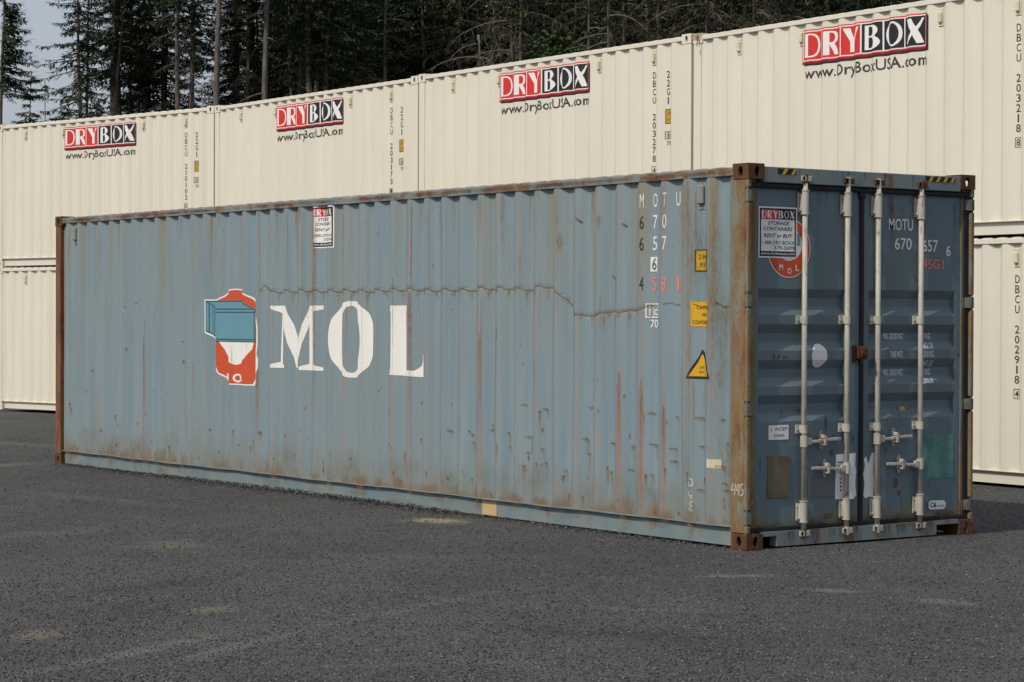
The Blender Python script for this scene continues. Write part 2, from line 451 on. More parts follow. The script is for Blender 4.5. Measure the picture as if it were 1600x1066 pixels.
def roof_mesh(L, W, z_rail, rise, pitch=.209, s0=.16, edge=.05):
    """roof sheet with cross folds that end in tapered noses behind the side rails"""
    bm = BM(); cols = []
    s = s0; prof = []
    while s + pitch < L - s0:
        prof += [(s, 0), (s+pitch*.2, 1), (s+pitch*.62, 1), (s+pitch*.82, 0)]; s += pitch
    prof.append((L-s0, 0)); prof.insert(0, (.02, 0)); prof.append((L-.02, 0))
    for s, f in prof:
        hz = z_rail + f*rise
        cols.append([bm.verts.new(p) for p in ((s, edge-.02, z_rail-.015), (s, edge+.0, z_rail+.002), (s, edge+.05, hz+.002), (s, W-edge-.05, hz+.002), (s, W-edge, z_rail+.002), (s, W-edge+.02, z_rail-.015))])
    for i in range(len(cols)-1):
        for j in range(5): bm.faces.new((cols[i][j], cols[i+1][j], cols[i+1][j+1], cols[i][j+1]))
    return bm

_cast = {}
def casting_mesh(sx, sy, sz, key):
    """corner casting: hollow steel block, oval holes in its three outer faces. Origin at the outer corner."""
    k = (sx, sy, sz, key)
    if k in _cast: return _cast[k]
    A, B, C = .178, .162, .118
    bm = BM()
    def plate(o, u, v, U, V, hole, nrm, t=.022):
        rc = [bm.verts.new(o + u*a + v*b) for a, b in ((0, 0), (U, 0), (U, V), (0, V))]
        hc, hr = hole
        ov = [bm.verts.new(o + u*x + v*y) for x, y in ell(hc[0], hc[1], hr[0], hr[1], 14)]
        inn = [bm.verts.new(x.co - nrm*t) for x in ov]
        es = [bm.edges.new((rc[i], rc[(i+1) % 4])) for i in range(4)] + [bm.edges.new((ov[i], ov[(i+1) % 14])) for i in range(14)]
        bmesh.ops.triangle_fill(bm, use_beauty=True, edges=es, normal=nrm)
        for i in range(14): bm.faces.new((ov[i], ov[(i+1) % 14], inn[(i+1) % 14], inn[i]))
    X, Y, Z = Vector((1, 0, 0)), Vector((0, 1, 0)), Vector((0, 0, 1)); O = Vector((0, 0, 0))
    plate(O, X, Z, A, C, ((.089, .059), (.026, .040)), -Y)            # side face
    plate(O, Y, Z, B, C, ((.089, .059), (.026, .040)), -X)            # end face
    plate(O, X, Y, A, B, ((.089, .081), (.055, .032)), -Z)            # bearing face
    for f in (((A, 0, 0), (A, B, 0), (A, B, C), (A, 0, C)), ((0, B, 0), (A, B, 0), (A, B, C), (0, B, C)), ((0, 0, C), (A, 0, C), (A, B, C), (0, B, C))):
        bm.faces.new([bm.verts.new(p) for p in f])
    bmesh.ops.remove_doubles(bm, verts=bm.verts, dist=1e-5)
    for v in bm.verts: v.co = Vector((v.co.x*sx, v.co.y*sy, v.co.z*sz))
    bmesh.ops.recalc_face_normals(bm, faces=bm.faces)
    me = bpy.data.meshes.new('corner_casting'); bm.to_mesh(me); bm.free()
    _cast[k] = me; return me
def castings(parent, L, W, H, mat, key):
    for sx in (1, -1):
        for sy in (1, -1):
            for sz in (1, -1):
                me = casting_mesh(sx, sy, sz, key)
                if not me.materials: me.materials.append(mat)
                o = bpy.data.objects.new('corner_casting', me); COL.objects.link(o); o.parent = parent
                o.location = (0 if sx > 0 else L, 0 if sy > 0 else W, 0 if sz > 0 else H)

# ------------------------------------------------------------------ ground points measured on the ground plane
GROUND_PATCHES = [            # x, y, half length, half width, direction, strength, colour
    (-3.40, -.52, .30, .34, 1.8, .80, (.30, .265, .185)), (2.18, -6.18, 1.25, .10, 2.03, .42, (.19, .175, .15)),
    (2.32, -5.69, .95, .09, 2.09, .42, (.19, .175, .15)), (1.51, -4.10, 1.4, .10, 2.0, .30, (.17, .16, .14)),
    (1.32, -6.27, .30, .20, 2.4, .48, (.22, .19, .145)), (.85, -4.97, .26, .16, 2.1, .45, (.21, .19, .13)),
    (-2.79, -3.34, .38, .42, 1.46, .38, (.19, .17, .13)), (1.17, -1.10, .34, .12, 1.14, .45, (.21, .20, .18)),
    (2.21, -1.18, .28, .13, .55, .42, (.21, .20, .18)), (3.03, -1.07, .40, .14, .15, .40, (.20, .19, .17)),
    (-4.16, -3.75, .75, .30, 1.7, .30, (.17, .155, .13)), (-12.2, -.70, .80, .25, 2.0, .45, (.20, .18, .145)),
    (-16.5, 1.4, 2.2, .35, .2, .35, (.17, .155, .135)), (.9, 3.4, .9, .35, 1.6, .30, (.19, .165, .145)),
    (-7.5, -1.9, 2.2, .22, .15, .25, (.17, .155, .135)), (2.26, -2.83, .60, .10, .72, .26, (.17, .16, .145)),
    (3.31, -5.12, 1.1, .07, 1.1, .25, (.16, .15, .135)), (-1.0, -2.2, .9, .28, .9, .22, (.16, .15, .13)),
    (3.0, -3.6, 1.2, .22, .6, .35, (.040, .040, .042)), (-.5, -4.6, 1.6, .30, 1.9, .35, (.042, .042, .044)), (-9.5, -3.2, 3.0, .5, .2, .35, (.042, .042, .045)),
]
M['ground'] = ground_mat()
M['side'] = blue_side(); M['door'] = blue_door(); M['rail'] = blue_frame('blue_rail_paint', .95, .95, (5, 7, 9)); M['sill'] = blue_frame('blue_bottom_rail_paint', .25, .12)
M['sill_end'] = blue_frame('stained_sill_paint', .95, .75, (9, 6, 3)); M['header'] = blue_frame('blue_header_paint', .5, .30)
M['rust'] = rusty('rusted_steel', .05, .15, .12, .16); M['post'] = rusty('rusty_post', .60, 1.15, .55); M['post_far'] = rusty('red_rusty_post', .05, .2, .85)
M['hinge'] = flat('dull_hinge_paint', (.125, .130, .105), .7, .35)
M['cream'] = cream(); M['bar'] = white_bar()
M['black'] = flat('black_rubber_slot_shade', (.016, .016, .018), .7, .3)  # rubber gaskets, and the blacked-in shade of the hinge notches
M['dark'] = flat('dark_void', (.02, .02, .02), .9)
M['grey_vent'] = flat('grey_vent_plastic', (.22, .22, .20), .6)
M['cream_vent'] = flat('cream_vent_plastic', (.60, .545, .41), .5)
M['r_olive'] = softrust('olive_stain', (.27, .225, .115), .9)
M['r_brown'] = softrust('rust_brown', (.17, .095, .045), .95)
M['print_white'] = paintmark('print_white', (.80, .79, .77), 0); M['print_black'] = paintmark('print_black', (.022, .023, .026), 0)
M['print_red'] = paintmark('print_red', (.62, .035, .032), 0); M['print_darkred'] = paintmark('print_dark_red', (.22, .015, .02), 0)
M['ink'] = paintmark('stencil_black', (.05, .048, .045), .10)
M['w_white'] = paintmark('worn_white_paint', (.78, .77, .73), .27); M['l_white'] = paintmark('white_stencil', (.74, .74, .72), .18)
M['l_black'] = paintmark('black_stencil', (.03, .035, .04), .14); M['l_red'] = paintmark('red_stencil', (.78, .20, .15), .14)
M['orange'] = paintmark('orange_emblem', (.56, .085, .035), .22); M['emblem_blue'] = paintmark('blue_emblem', (.13, .29, .36), .15)
M['navy_grey'] = paintmark('blue_grey_digit', (.10, .15, .18), .1); M['navy'] = paintmark('navy_line', (.03, .06, .10), .1)
M['yellow'] = paintmark('yellow_sticker', (.62, .36, .02), .08, streak=False)
M['worn_yellow'] = paintmark('worn_yellow', (.50, .30, .03), .62, streak=False)
M['paper'] = paintmark('white_paper', (.80, .80, .79), 0, .7, False)
M['cream_patch'] = paintmark('cream_patch', (.62, .56, .40), .2, streak=False)
M['peach'] = paintmark('peach_patch', (.52, .38, .19), .22, streak=False)
M['brown_plate'] = flat('brown_plate', (.125, .105, .068), .6, .15); M['teal'] = flat('teal_patch', (.10, .22, .205), .6, .25)
M['grey_patch'] = paintmark('grey_patch', (.14, .15, .15), .15, streak=False)
M['chalk'] = paintmark('white_chalk', (.62, .62, .58), .25, streak=False)
M['r_dark'] = softrust('rust_dent', (.15, .098, .046), 1.0); M['r_crease'] = softrust('rust_crease', (.25, .140, .055), 1.35); M['r_run'] = softrust('rust_run', (.37, .225, .085), 1.0)
M['r_orange'] = softrust('rust_orange', (.36, .155, .07), 1.0)
M['bluelogo'] = paintmark('blue_print', (.03, .06, .25), 0)

def tagkind(o, kind): o['kind'] = kind

# ground: one sheet, finer near the camera, uneven by a centimetre
def axis(lo, a, b, hi, fine):
    far1 = [lo, lo*.5+a*.5, a-40, a-15, a-5]; far2 = [b+5, b+15, b+40, hi*.5+b*.5, hi]
    return far1 + list(np.arange(a, b, fine)) + far2
gx = axis(-900, -24, 12, 900, .3); gy = axis(-900, -11, 6, 900, .3)
def gz(x, y):
    if not (-25 < x < 13 and -12 < y < 7): return -.004
    return -.006 + .006*math.sin(x*1.7+y*.6)*math.sin(y*1.3-x*.4) + .004*math.sin(x*4.1+1)*math.sin(y*3.7)
bm = BM(); gv = [[bm.verts.new((x, y, gz(x, y))) for y in gy] for x in gx]
for i in range(len(gx)-1):
    for j in range(len(gy)-1): bm.faces.new((gv[i][j], gv[i+1][j], gv[i+1][j+1], gv[i][j+1]))
o = obj('ground', bm, M['ground'], smooth=True); tagkind(o, 'structure')

# ------------------------------------------------------------------ the blue 40-foot container
L, W, H = 12.192, 2.438, 2.896
blue = thing('shipping_container', 'long rusty blue-grey corrugated shipping container with white letters MOL standing on the gravel', 'container', (-L, 0, 0), 0)
ZL = sorted([0.17 + .16*i for i in range(1, 17) if not 1.70 < .17+.16*i < 2.07] + [1.70 + .0125*i for i in range(30)])
rr = random.Random(11)
CREASE = [(4.832, 2.010), (4.870, 2.045), (4.93, 2.022), (4.98, 1.992)]
for k in range(18, 35):
    b = .001 + k*.279; j = rr.uniform(-.008, .008)
    CREASE += [(b, 1.996+j), (b+.07, 1.992+j), (b+.14, 1.965+j), (b+.15, 1.972+j), (b+.245, 1.968+j), (b+.262, 1.985+j)]
CREASE = [p for p in CREASE if p[0] < 9.62] + [(9.62, 1.985), (9.70, 1.985), (9.74, 1.965), (9.82, 1.93), (9.90, 1.885), (9.97, 1.835), (10.02, 1.772), (10.035, 1.758), (10.12, 1.760), (10.22, 1.748), (10.30, 1.752), (10.38, 1.772), (10.48, 1.782), (10.58, 1.790), (10.62, 1.775), (10.74, 1.798), (10.84, 1.792), (10.94, 1.815), (11.00, 1.832), (11.04, 1.828)]
_cxs = [p[0] for p in CREASE]; _czs = [p[1] for p in CREASE]
def wob(s, z):
    d0 = .0035*math.sin(s*2.3+z*1.1)*math.sin(z*2.1+s*.7) + .0025*math.sin(s*7.1+z*3.3+1.3)
    if 4.83 < s < 11.04 and 1.6 < z < 2.1:
        t = z - float(np.interp(s, _cxs, _czs))
        d0 += .0045*math.exp(-(t/.014)**2)
    return d0
SIDE = side_surf(.279, .001, .145, 12.0, .012, .036, wob, ZL)
rs = random.Random(3)
SCR = {k: rs.choice([.35, .5, .6, .75, .9]) for k in range(-1, 46)}  # wear per rib, its minimum raised to bring out the rib shading
SCR.update({27: 1.0, 26: .9, 31: 1.0, 39: 1.0, 38: 1.0, 40: .8, 37: .8, 8: .7, 21: .6, 35: .8, 41: .7, 42: .8})
ORG = {8: .8, 4: .35, 38: .85, 39: 1.0, 40: .7, 27: .35, 31: .45, 26: .3, 36: .3}
def side_attr(s):
    k = math.floor((s-.001)/.279); t = ((s-.001)/.279) % 1
    return (SCR.get(k, .3), ORG.get(k, 0.0)) if t < .25 else ((SCR.get(k, .3)*.18, 0.0) if t > .75 else (0.0, 0.0))
obj('side_wall', wall_mesh(SIDE, .163, 2.815, side_attr), M['side'], blue)
SB = side_surf(.279, .001, .145, 12.0, .012, .036)
obj('side_wall', wall_mesh(SB, .163, 2.815, back=True, W=W), M['side'], blue)
castings(blue, L, W, H, M['rust'], 'blue')
# top rails: rectangular tube with a slightly battered lower edge
for y0, y1 in ((.004, .064), (W-.064, W-.004)):
    bm = BM(); n = 60; cols = []
    for i in range(n+1):
        s = .178 + (L-.356)*i/n; jt = .003*math.sin(i*2.1)+.002*math.sin(i*.7+1); sag = -.006*math.sin(math.pi*i/n)
        cols.append([bm.verts.new((s, a, b)) for a, b in ((y0+jt*.5, 2.812+jt*.6+sag), (y1, 2.812+sag), (y1, 2.872+sag), (y0+.004, 2.872+jt*.4+sag), (y0+jt*.5, 2.866+jt*.4+sag))])
    for i in range(n):
        for k in range(5): bm.faces.new((cols[i][k], cols[i][(k+1) % 5], cols[i+1][(k+1) % 5], cols[i+1][k]))
    bmesh.ops.recalc_face_normals(bm, faces=bm.faces)
    obj('top_rail', bm, M['rail'], blue)
obj('roof', roof_mesh(L, W, 2.868, .016), M['rail'], blue)
# bottom rails: lip on top, recessed web below
for m in (0, 1):
    bm = BM(); f = (lambda y: y) if m == 0 else (lambda y: W-y); n = 40; cols = []
    for i in range(n+1):
        s = .178 + (L-.356)*i/n; jt = .0025*math.sin(i*1.9)+.002*math.sin(i*.55)
        cols.append([bm.verts.new((s, f(a), b)) for a, b in ((.006+jt, .158+jt), (.044, .150), (.046, .014), (.09, .010), (.09, .168), (.006+jt, .166+jt))])
    for i in range(n):
        for k in range(6): bm.faces.new((cols[i][k], cols[i][(k+1) % 6], cols[i+1][(k+1) % 6], cols[i+1][k]))
    bmesh.ops.recalc_face_normals(bm, faces=bm.faces)
    obj('bottom_rail', bm, M['sill'], blue)
# floor and the closed far end
bm = BM(); box(bm, .15, L-.12, .1, W-.1, .12, .17); obj('floor', bm, M['dark'], blue)
bm = BM(); rows = []
yy = .15; k = 0
while yy < W-.14:
    rows.append((yy, .02 if (k % 4) in (0, 3) else .056)); yy += .07; k += 1
rows.append((W-.14, .02))
cs = [[bm.verts.new((x, y, z)) for z in (.15, 2.8)] for y, x in rows]
for i in range(len(cs)-1): bm.faces.new((cs[i][0], cs[i][1], cs[i+1][1], cs[i+1][0]))
obj('end_wall', bm, M['side'], blue)
bm = BM(); box(bm, .006, .07, .165, W-.165, 2.78, 2.875, .003); obj('end_rail', bm, M['rail'], blue)
bm = BM(); box(bm, .006, .07, .165, W-.165, .01, .16, .003); obj('end_rail', bm, M['sill'], blue)
# corner posts: far pair plain, door pair notched at the hinges
HZ = (2.655, 1.868, 1.050, .236)
for yy, nm in ((0, 1), (W, -1)):
    bm = BM(); y = lambda v: yy + nm*v
    box(bm, .004, .135, y(.004), y(.12), .120, H-.120, .006); obj('corner_post', bm, M['post_far'], blue)
    bm = BM()
    box(bm, 12.0, 12.150, y(.004), y(.060), .120, H-.120, .006)
    zs = [.120]
    for hz in sorted(HZ): zs += [hz-.062, hz+.062]
    zs.append(H-.120)
    for i in range(0, len(zs), 2):
        box(bm, 12.152, L-.004, y(.004), y(.038), zs[i], zs[i+1], .004)
    box(bm, 12.10, 12.150, y(.062), y(.115), .12, H-.12)
    obj('corner_post', bm, M['post'], blue)
    for hz in HZ:
        bm = BM(); box(bm, 12.1515, 12.166, y(.012), y(.034), hz-.060, hz+.060); obj('hinge_slot_shade', bm, M['black'], blue)  # black filler block, paints in the shade inside the hinge notch
# header, sill
bm = BM(); box(bm, L-.075, L-.006, .163, W-.163, 2.758, 2.876, .004); obj('door_header', bm, M['header'], blue)
bm = BM(); pr = [(.163, .100), (.163, .092), (.31, .092), (.31, .012), (2.02, .012), (2.02, .092), (W-.163, .092), (W-.163, .125), (.163, .125)]
f = [bm.verts.new((L-.008, a, b)) for a, b in pr]; g = [bm.verts.new((L-.09, a, b)) for a, b in pr]
bm.faces.new(f); bm.faces.new(g[::-1])
for i in range(len(pr)): bm.faces.new((f[i], g[i], g[(i+1) % len(pr)], f[(i+1) % len(pr)]))
bmesh.ops.recalc_face_normals(bm, faces=bm.faces)
obj('door_sill', bm, M['sill_end'], blue)

# doors. o is measured outwards (+X) from DX
DX = L - .052; GD = .040
GR = []
for zt in (1.960, 1.690, 1.418, 1.152):       # top edges of the four pressed grooves
    GR.append((zt, zt-.068, zt-.130, zt-.200))
def door_o(z):
    for a, b, c, e in GR:
        if e <= z <= a:
            if z > b: return -GD*(a-z)/(a-b)
            if z > c: return -GD
            return -GD*(z-e)/(c-e)
    return 0.0
_dc = sorted(x for g in GR for x in g)
DSURF = dict(cx=lambda a, b: [], cz=lambda a, b: [x for x in _dc if a < x < b], pos=lambda y, z, off: Vector((DX+door_o(z)+off, y+.046, z)))
def door(y0, y1, g0, g1, hinge_y, hdir, lab):
    bm = BM(); z0, z1 = .140, 2.732
    zl = [z0, .24] + _dc + [2.60, z1]
    yl = [y0, g0, g1, y1]
    # skin: between g0 and g1 it follows the grooves, outside it stays flat; small end plates close the grooves
    def strip(a, b, grooved):
        prev = None
        for z in zl:
            o_ = (door_o(z) if grooved else 0) - (.004 if (z <= .24 or z >= 2.6) else 0)
            cur = (bm.verts.new((DX+o_, a, z)), bm.verts.new((DX+o_, b, z)))
            if prev: bm.faces.new((prev[0], prev[1], cur[1], cur[0]))
            prev = cur
    strip(y0, g0, False); strip(g0, g1, True); strip(g1, y1, False)
    for a, b, c, e in GR:
        for yv in (g0, g1):
            bm.faces.new([bm.verts.new((DX+o_, yv, z)) for z, o_ in ((a, 0), (b, -GD), (c, -GD), (e, 0))])
    for (ya, yb, za, zb) in ((y0, y1, z0, z0), (y0, y1, z1, z1)):
        bm.faces.new([bm.verts.new(p) for p in ((DX-.004, ya, za), (DX-.004, yb, za), (DX-.045, yb, za), (DX-.045, ya, za))])
    for ya in (y0, y1):
        bm.faces.new([bm.verts.new(p) for p in ((DX, ya, z0), (DX, ya, z1), (DX-.045, ya, z1), (DX-.045, ya, z0))])
    bm.faces.new([bm.verts.new(p) for p in ((DX-.046, y0, z0), (DX-.046, y0, z1), (DX-.046, y1, z1), (DX-.046, y1, z0))])
    bmesh.ops.remove_doubles(bm, verts=bm.verts, dist=1e-5)
    bmesh.ops.recalc_face_normals(bm, faces=bm.faces)
    dr = obj('door', bm, M['door'], blue); dr['label'] = lab
    # rubber gasket: top, bottom and hinge side
    bm = BM()
    box(bm, DX-.03, DX+.026, y0-.004, y1+.004, 2.716, 2.757, .008)
    box(bm, DX-.03, DX+.022, y0-.004, y1+.004, .126, .158, .006)
    hy = y0 if hdir > 0 else y1
    box(bm, DX-.03, DX+(.008 if hdir > 0 else .020), hy-(.016 if hdir > 0 else .055), hy+(.018 if hdir > 0 else .004), .15, 2.74, .005)
    obj('gasket', bm, M['black'], dr)
    for hz in HZ:
        bm = BM(); yb = hinge_y
        a = yb + hdir*.004; b = yb + hdir*.105
        # blade: thick at the pin, tapering on to the door
        pr = [(a, .046), (a + hdir*.030, .050), (a+hdir*.05, .044), (b, .006), (b, -.004), (a+hdir*.040, -.004), (a+hdir*.036, .016), (a, .016)]
        t = [bm.verts.new((DX+o_, y, hz+.044 - (.006 if o_ < .01 else 0))) for y, o_ in pr]; bt = [bm.verts.new((DX+o_, y, hz-.044+(.006 if o_ < .01 else 0))) for y, o_ in pr]
        bm.faces.new(t); bm.faces.new(bt[::-1])
        for i in range(len(pr)): bm.faces.new((t[i], bt[i], bt[(i+1) % len(pr)], t[(i+1) % len(pr)]))
        tube(bm, [(DX+.030, yb+hdir*.016, hz-.062), (DX+.030, yb+hdir*.016, hz+.062)], .011, 8)
        bmesh.ops.recalc_face_normals(bm, faces=bm.faces)
        obj('hinge', bm, M['hinge'], dr)
    return dr
dl = door(.040, 1.206, .150, 1.045, .0, 1, 'left blue door leaf carrying the small DRYBOX sign')
dr_ = door(1.232, 2.398, 1.300, 2.262, W, -1, 'right blue door leaf with container number MOTU 670657')
bm = BM(); box(bm, DX-.03, DX+.020, 1.198, 1.240, .115, 2.752, .010)
box(bm, DX-.03, DX+.024, 1.186, 1.252, 2.66, 2.735, .012)
obj('gasket', bm, M['black'], dl)

def locking_bar(dr, y, hz, hdir):
    ax = DX + .038; r = .0205
    bm = BM(); tube(bm, [(ax, y, .125), (ax, y, 2.785)], r, 14); obj('locking_bar', bm, M['bar'], dr, True)
    for zc, hh in ((2.620, .085), (.262, .075)):       # long guide sleeves top and bottom
        bm = BM()
        tube(bm, [(ax, y, zc-hh), (ax, y, zc+hh)], .029, 14)
        box(bm, DX+.001, DX+.012, y-.050, y+.044, zc-hh*.92, zc+hh*.86, .003)
        box(bm, DX+.010, ax, y-.034, y+.034, zc-hh*.82, zc+hh*.76, .006)
        for a in (-.041, .037):
            for b in (-.6, .55): tube(bm, [(DX+.008, y+a, zc+hh*b), (DX+.019, y+a, zc+hh*b)], .008, 8)
        tube(bm, [(ax, y, zc+hh*1.0), (ax, y, zc+hh*1.12)], .033, 14); tube(bm, [(ax, y, zc-hh*1.10), (ax, y, zc-hh*1.0)], .033, 14)
        obj('bar_bracket', bm, M['bar'], dr)
    for zc in (1.724, .890):                           # short clamps
        bm = BM()
        tube(bm, [(ax, y, zc-.030), (ax, y, zc+.030)], .027, 14)
        box(bm, DX+.001, DX+.012, y-.060, y+.044, zc-.034, zc+.034, .003)
        box(bm, DX+.010, ax, y-.028, y+.028, zc-.028, zc+.028, .005)
        tube(bm, [(DX+.008, y-.046, zc), (DX+.021, y-.046, zc)], .009, 8)
        obj('bar_bracket', bm, M['bar'], dr)
    for zc, sg in ((2.800, 1), (.098, -1)):            # cams and their keepers on header and sill
        bm = BM()
        tube(bm, [(ax, y, zc-.035), (ax, y, zc+.028)], .024, 10)
        box(bm, ax-.034, ax+.022, y-.046, y-.016, zc-.022, zc+.020, .006)
        box(bm, ax-.030, ax+.016, y+.020, y+.042, zc-.030*(sg > 0)-.010, zc+.024, .006)
        tube(bm, [(ax-.01, y-.062, zc), (ax-.01, y+.056, zc)], .012, 8)
        obj('bar_cam', bm, M['rust'] if (round(y*10) % 3 == 0 or sg < 0 and y < .7) else M['bar'], dr)
        bm = BM(); box(bm, DX+.047, DX+.060, y-.055, y+.052, zc-.024, zc+.020, .004); obj('cam_keeper', bm, M['bar'] if sg < 0 or y < 1 else M['rust'], dr)
    # handle
    bm = BM()
    tube(bm, [(ax, y, hz-.042), (ax, y, hz+.042)], .030, 12)
    box(bm, ax-.016, ax+.020, y+hdir*.020, y+hdir*.070, hz-.030, hz+.028, .006)
    pts = [(ax+.010, y+hdir*.075, hz-.004), (ax+.016, y+hdir*.15, hz+.000), (ax+.008, y+hdir*.21, hz+.006), (ax+.004, y+hdir*.30, hz+.010), (ax+.004, y+hdir*.372, hz+.010)]
    for a, b in zip(pts[:-1], pts[1:]):
        y0, y1 = sorted((a[1], b[1])); zc = (a[2]+b[2])/2; xo = (a[0]+b[0])/2
        box(bm, xo-.008, xo+.008, y0-.004, y1+.004, zc-.012, zc+.012, .004)
    obj('handle', bm, M['bar'], dr)
    bm = BM(); yc = y+hdir*.205
    pr = ell(yc, hz+.004, .022, .074, 14)
    f = [bm.verts.new((DX+.010, a, b)) for a, b in pr]; g = [bm.verts.new((DX+.001, a, b)) for a, b in pr]
    bm.faces.new(f); bm.faces.new(g[::-1])
    for i in range(len(pr)): bm.faces.new((f[i], g[i], g[(i+1) % len(pr)], f[(i+1) % len(pr)]))
    box(bm, DX+.008, ax+.030, yc-.022, yc-.006, hz+.018, hz+.048, .004)
    box(bm, DX+.008, ax+.026, yc-.022, yc+.016, hz-.036, hz-.022, .004)
    box(bm, ax+.018, ax+.030, yc-.016, yc+.008, hz-.032, hz+.040, .004)
    tube(bm, [(DX+.006, yc, hz+.066), (DX+.018, yc, hz+.066)], .008, 8)
    bmesh.ops.recalc_face_normals(bm, faces=bm.faces)
    obj('handle_catch', bm, M['bar'], dr)
locking_bar(dl, .588, .797, 1); locking_bar(dl, 1.036, .580, -1)
locking_bar(dr_, 1.366, .797, 1); locking_bar(dr_, 1.838, .585, -1)
# rusty lock box over the leaf joint, and plates
bm = BM(); box(bm, DX+.001, DX+.05, 1.140, 1.250, 1.420, 1.52, .008); box(bm, DX+.05, DX+.062, 1.165, 1.24, 1.44, 1.505, .004)
box(bm, DX+.001, DX+.02, 1.122, 1.150, 1.395, 1.53, .004); tube(bm, [(DX+.03, 1.20, 1.38), (DX+.03, 1.20, 1.43)], .012, 8)
tube(bm, [(DX+.058, 1.19, 1.47), (DX+.075, 1.19, 1.47)], .016, 10)
obj('lock_box', bm, M['rust'], dl)
bm = BM(); box(bm, DX+.001, DX+.006, .254, .470, .374, .694, .002)
for a in (.268, .456):
    for b in (.39, .678): tube(bm, [(DX+.005, a, b), (DX+.009, a, b)], .006, 8)
obj('data_plate', bm, M['brown_plate'], dl)
paint(dr_, 'teal_patch', [rect(1.848, 2.205, .460, .812)], DSURF, M['teal'], .0015)
paint(dl, 'grey_patch', [rect(.62, .91, .36, .52)], DSURF, M['grey_patch'], .0012)

# print on the doors
def sign(parent, surf, x0, x1, z0, z1):
    w, h = x1-x0, z1-z0
    P = lambda a, b, c, e: (x0+w*a, x0+w*b, z0+h*c, z0+h*e)
    s = paint(parent, 'rental_sign', [rect(*P(0, 1, 0, 1))], surf, M['print_white'], .0024)
    paint(s, 'border', [fill([(x0+w*.03, z0+h*.03), (x1-w*.03, z0+h*.03), (x1-w*.03, z1-h*.03), (x0+w*.03, z1-h*.03)], [(x0+w*.065, z0+h*.13), (x1-w*.065, z0+h*.13), (x1-w*.065, z1-h*.055), (x0+w*.065, z1-h*.055)])], surf, M['print_black'], .0034)
    a, b, c, e = P(.065, .935, .755, .945)
    drybox(s, surf, a, b, c, e, big=False)
    t = [fit(text('STORAGE', .014, .25), *P(.24, .80, .645, .72)), fit(text('CONTAINERS', .014, .25), *P(.13, .88, .535, .61)),
         fit(text('RENT or BUY', .014, .25), *P(.13, .88, .40, .475)), fit(text('1-888-DRY-BOXX'), *P(.09, .93, .265, .335)), fit(text('379-2699'), *P(.40, .93, .165, .235))]
    paints(s, 'lettering', t, surf, M['print_black'], .0034)
    paint(s, 'web_address', [fit(text('www.dryboxusa.com', .008), *P(.06, .94, .045, .115))], surf, M['print_white'], .0046)
# round emblem on the left door (its animal figure left out)
c0 = (.414, 2.268)
paint(dl, 'emblem', [fill(ell(c0[0], c0[1], .222, .226, 40))], DSURF, M['l_white'], .0008)
paint(dl, 'emblem_ring', [fill(ell(c0[0], c0[1], .214, .218, 40), ell(c0[0]+.0, c0[1]+.03, .135, .125, 30))], DSURF, M['orange'], .0016)
paint(dl, 'emblem_panel', [rect(c0[0]-.12, c0[0]+.115, c0[1]+.02, c0[1]+.115)], DSURF, M['emblem_blue'], .0016)
paints(dl, 'lettering', [fit(text('M', .02), .315, .352, 2.100, 2.145), fit(text('O', .02), .398, .438, 2.073, 2.118), fit(text('L', .02), .482, .515, 2.098, 2.143)], DSURF, M['l_white'], .0022)
sign(dl, DSURF, .102, .493, 2.192, 2.578)
T = lambda s, *b, **k: fit(text(s, **k), *b)
paints(dr_, 'lettering', [T('MOTU', 1.470, 1.736, 2.432, 2.525, bold=.012), T('670', 1.535, 1.722, 2.280, 2.375, bold=.012), T('657', 1.842, 2.018, 2.270, 2.366, bold=.012), T('6', 2.112, 2.164, 2.238, 2.326, bold=.012)], DSURF, M['l_white'], .0015)
paint(dr_, 'lettering', [T('45G1', 1.842, 2.082, 2.132, 2.212, bold=.012)], DSURF, M['l_red'], .0015)
wt = []
for z, a, b in ((1.572, 'MAX. GROSS WGT.', '.500 KG'), (1.430, 'TARE WGT.', '4.010 KG'), (1.287, 'MAX. CARGO WGT.', '.490 KG')):
    w = .225 if len(a) > 10 else .14
    wt.append(T(a, 1.565-w/2, 1.565+w/2, z, z+.050, bold=.014)); wt.append(T(b, 1.842, 1.975, z, z+.050, bold=.014))
for z, b in ((1.502, '1.860 LB'), (1.360, '1840 LB'), (1.217, '52,870 LB')): wt.append(T(b, 1.838, 1.985, z, z+.046, bold=.008, shear=.2))
paints(dr_, 'weight_lettering', wt, DSURF, M['l_white'], .0015)
s = paint(dl, 'inspection_sticker', [rect(.214, .418, .816, .926)], DSURF, M['paper'], .0015)
paints(s, 'lettering', [T('J  ACEP', .23, .405, .876, .910), T('YI/8405', .262, .375, .836, .858)], DSURF, M['print_black'], .0027)
paint(dl, 'round_sticker', [fill(ell(.735, 1.450, .080, .092, 20, 90, 270, False) + ell(.735, 1.450, .080, .092, 20, -90, 90, False))], DSURF, M['paper'], .0020)
s = paint(dl, 'torn_paper', [fill([(.912, .685), (1.125, .690), (1.118, .60), (1.128, .55), (1.120, .45), (1.132, .36), (1.10, .333), (.905, .338)])], DSURF, M['paper'], .0015)
paint(s, 'lettering', [rect(.955, .972, z, z+.012) for z in (.49, .46, .43, .40)] + [rect(.93, 1.0, .62, .628), rect(.94, 1.02, .59, .598)], DSURF, M['l_black'], .0027)
paint(dr_, 'torn_paper', [fill([(1.210, .64), (1.235, .665), (1.248, .63), (1.262, .60), (1.280, .655), (1.300, .690), (1.325, .680), (1.316, .56), (1.328, .45), (1.312, .335), (1.262, .345), (1.235, .33), (1.206, .352), (1.219, .45), (1.204, .52), (1.222, .585)])], DSURF, M['paper'], .0015)
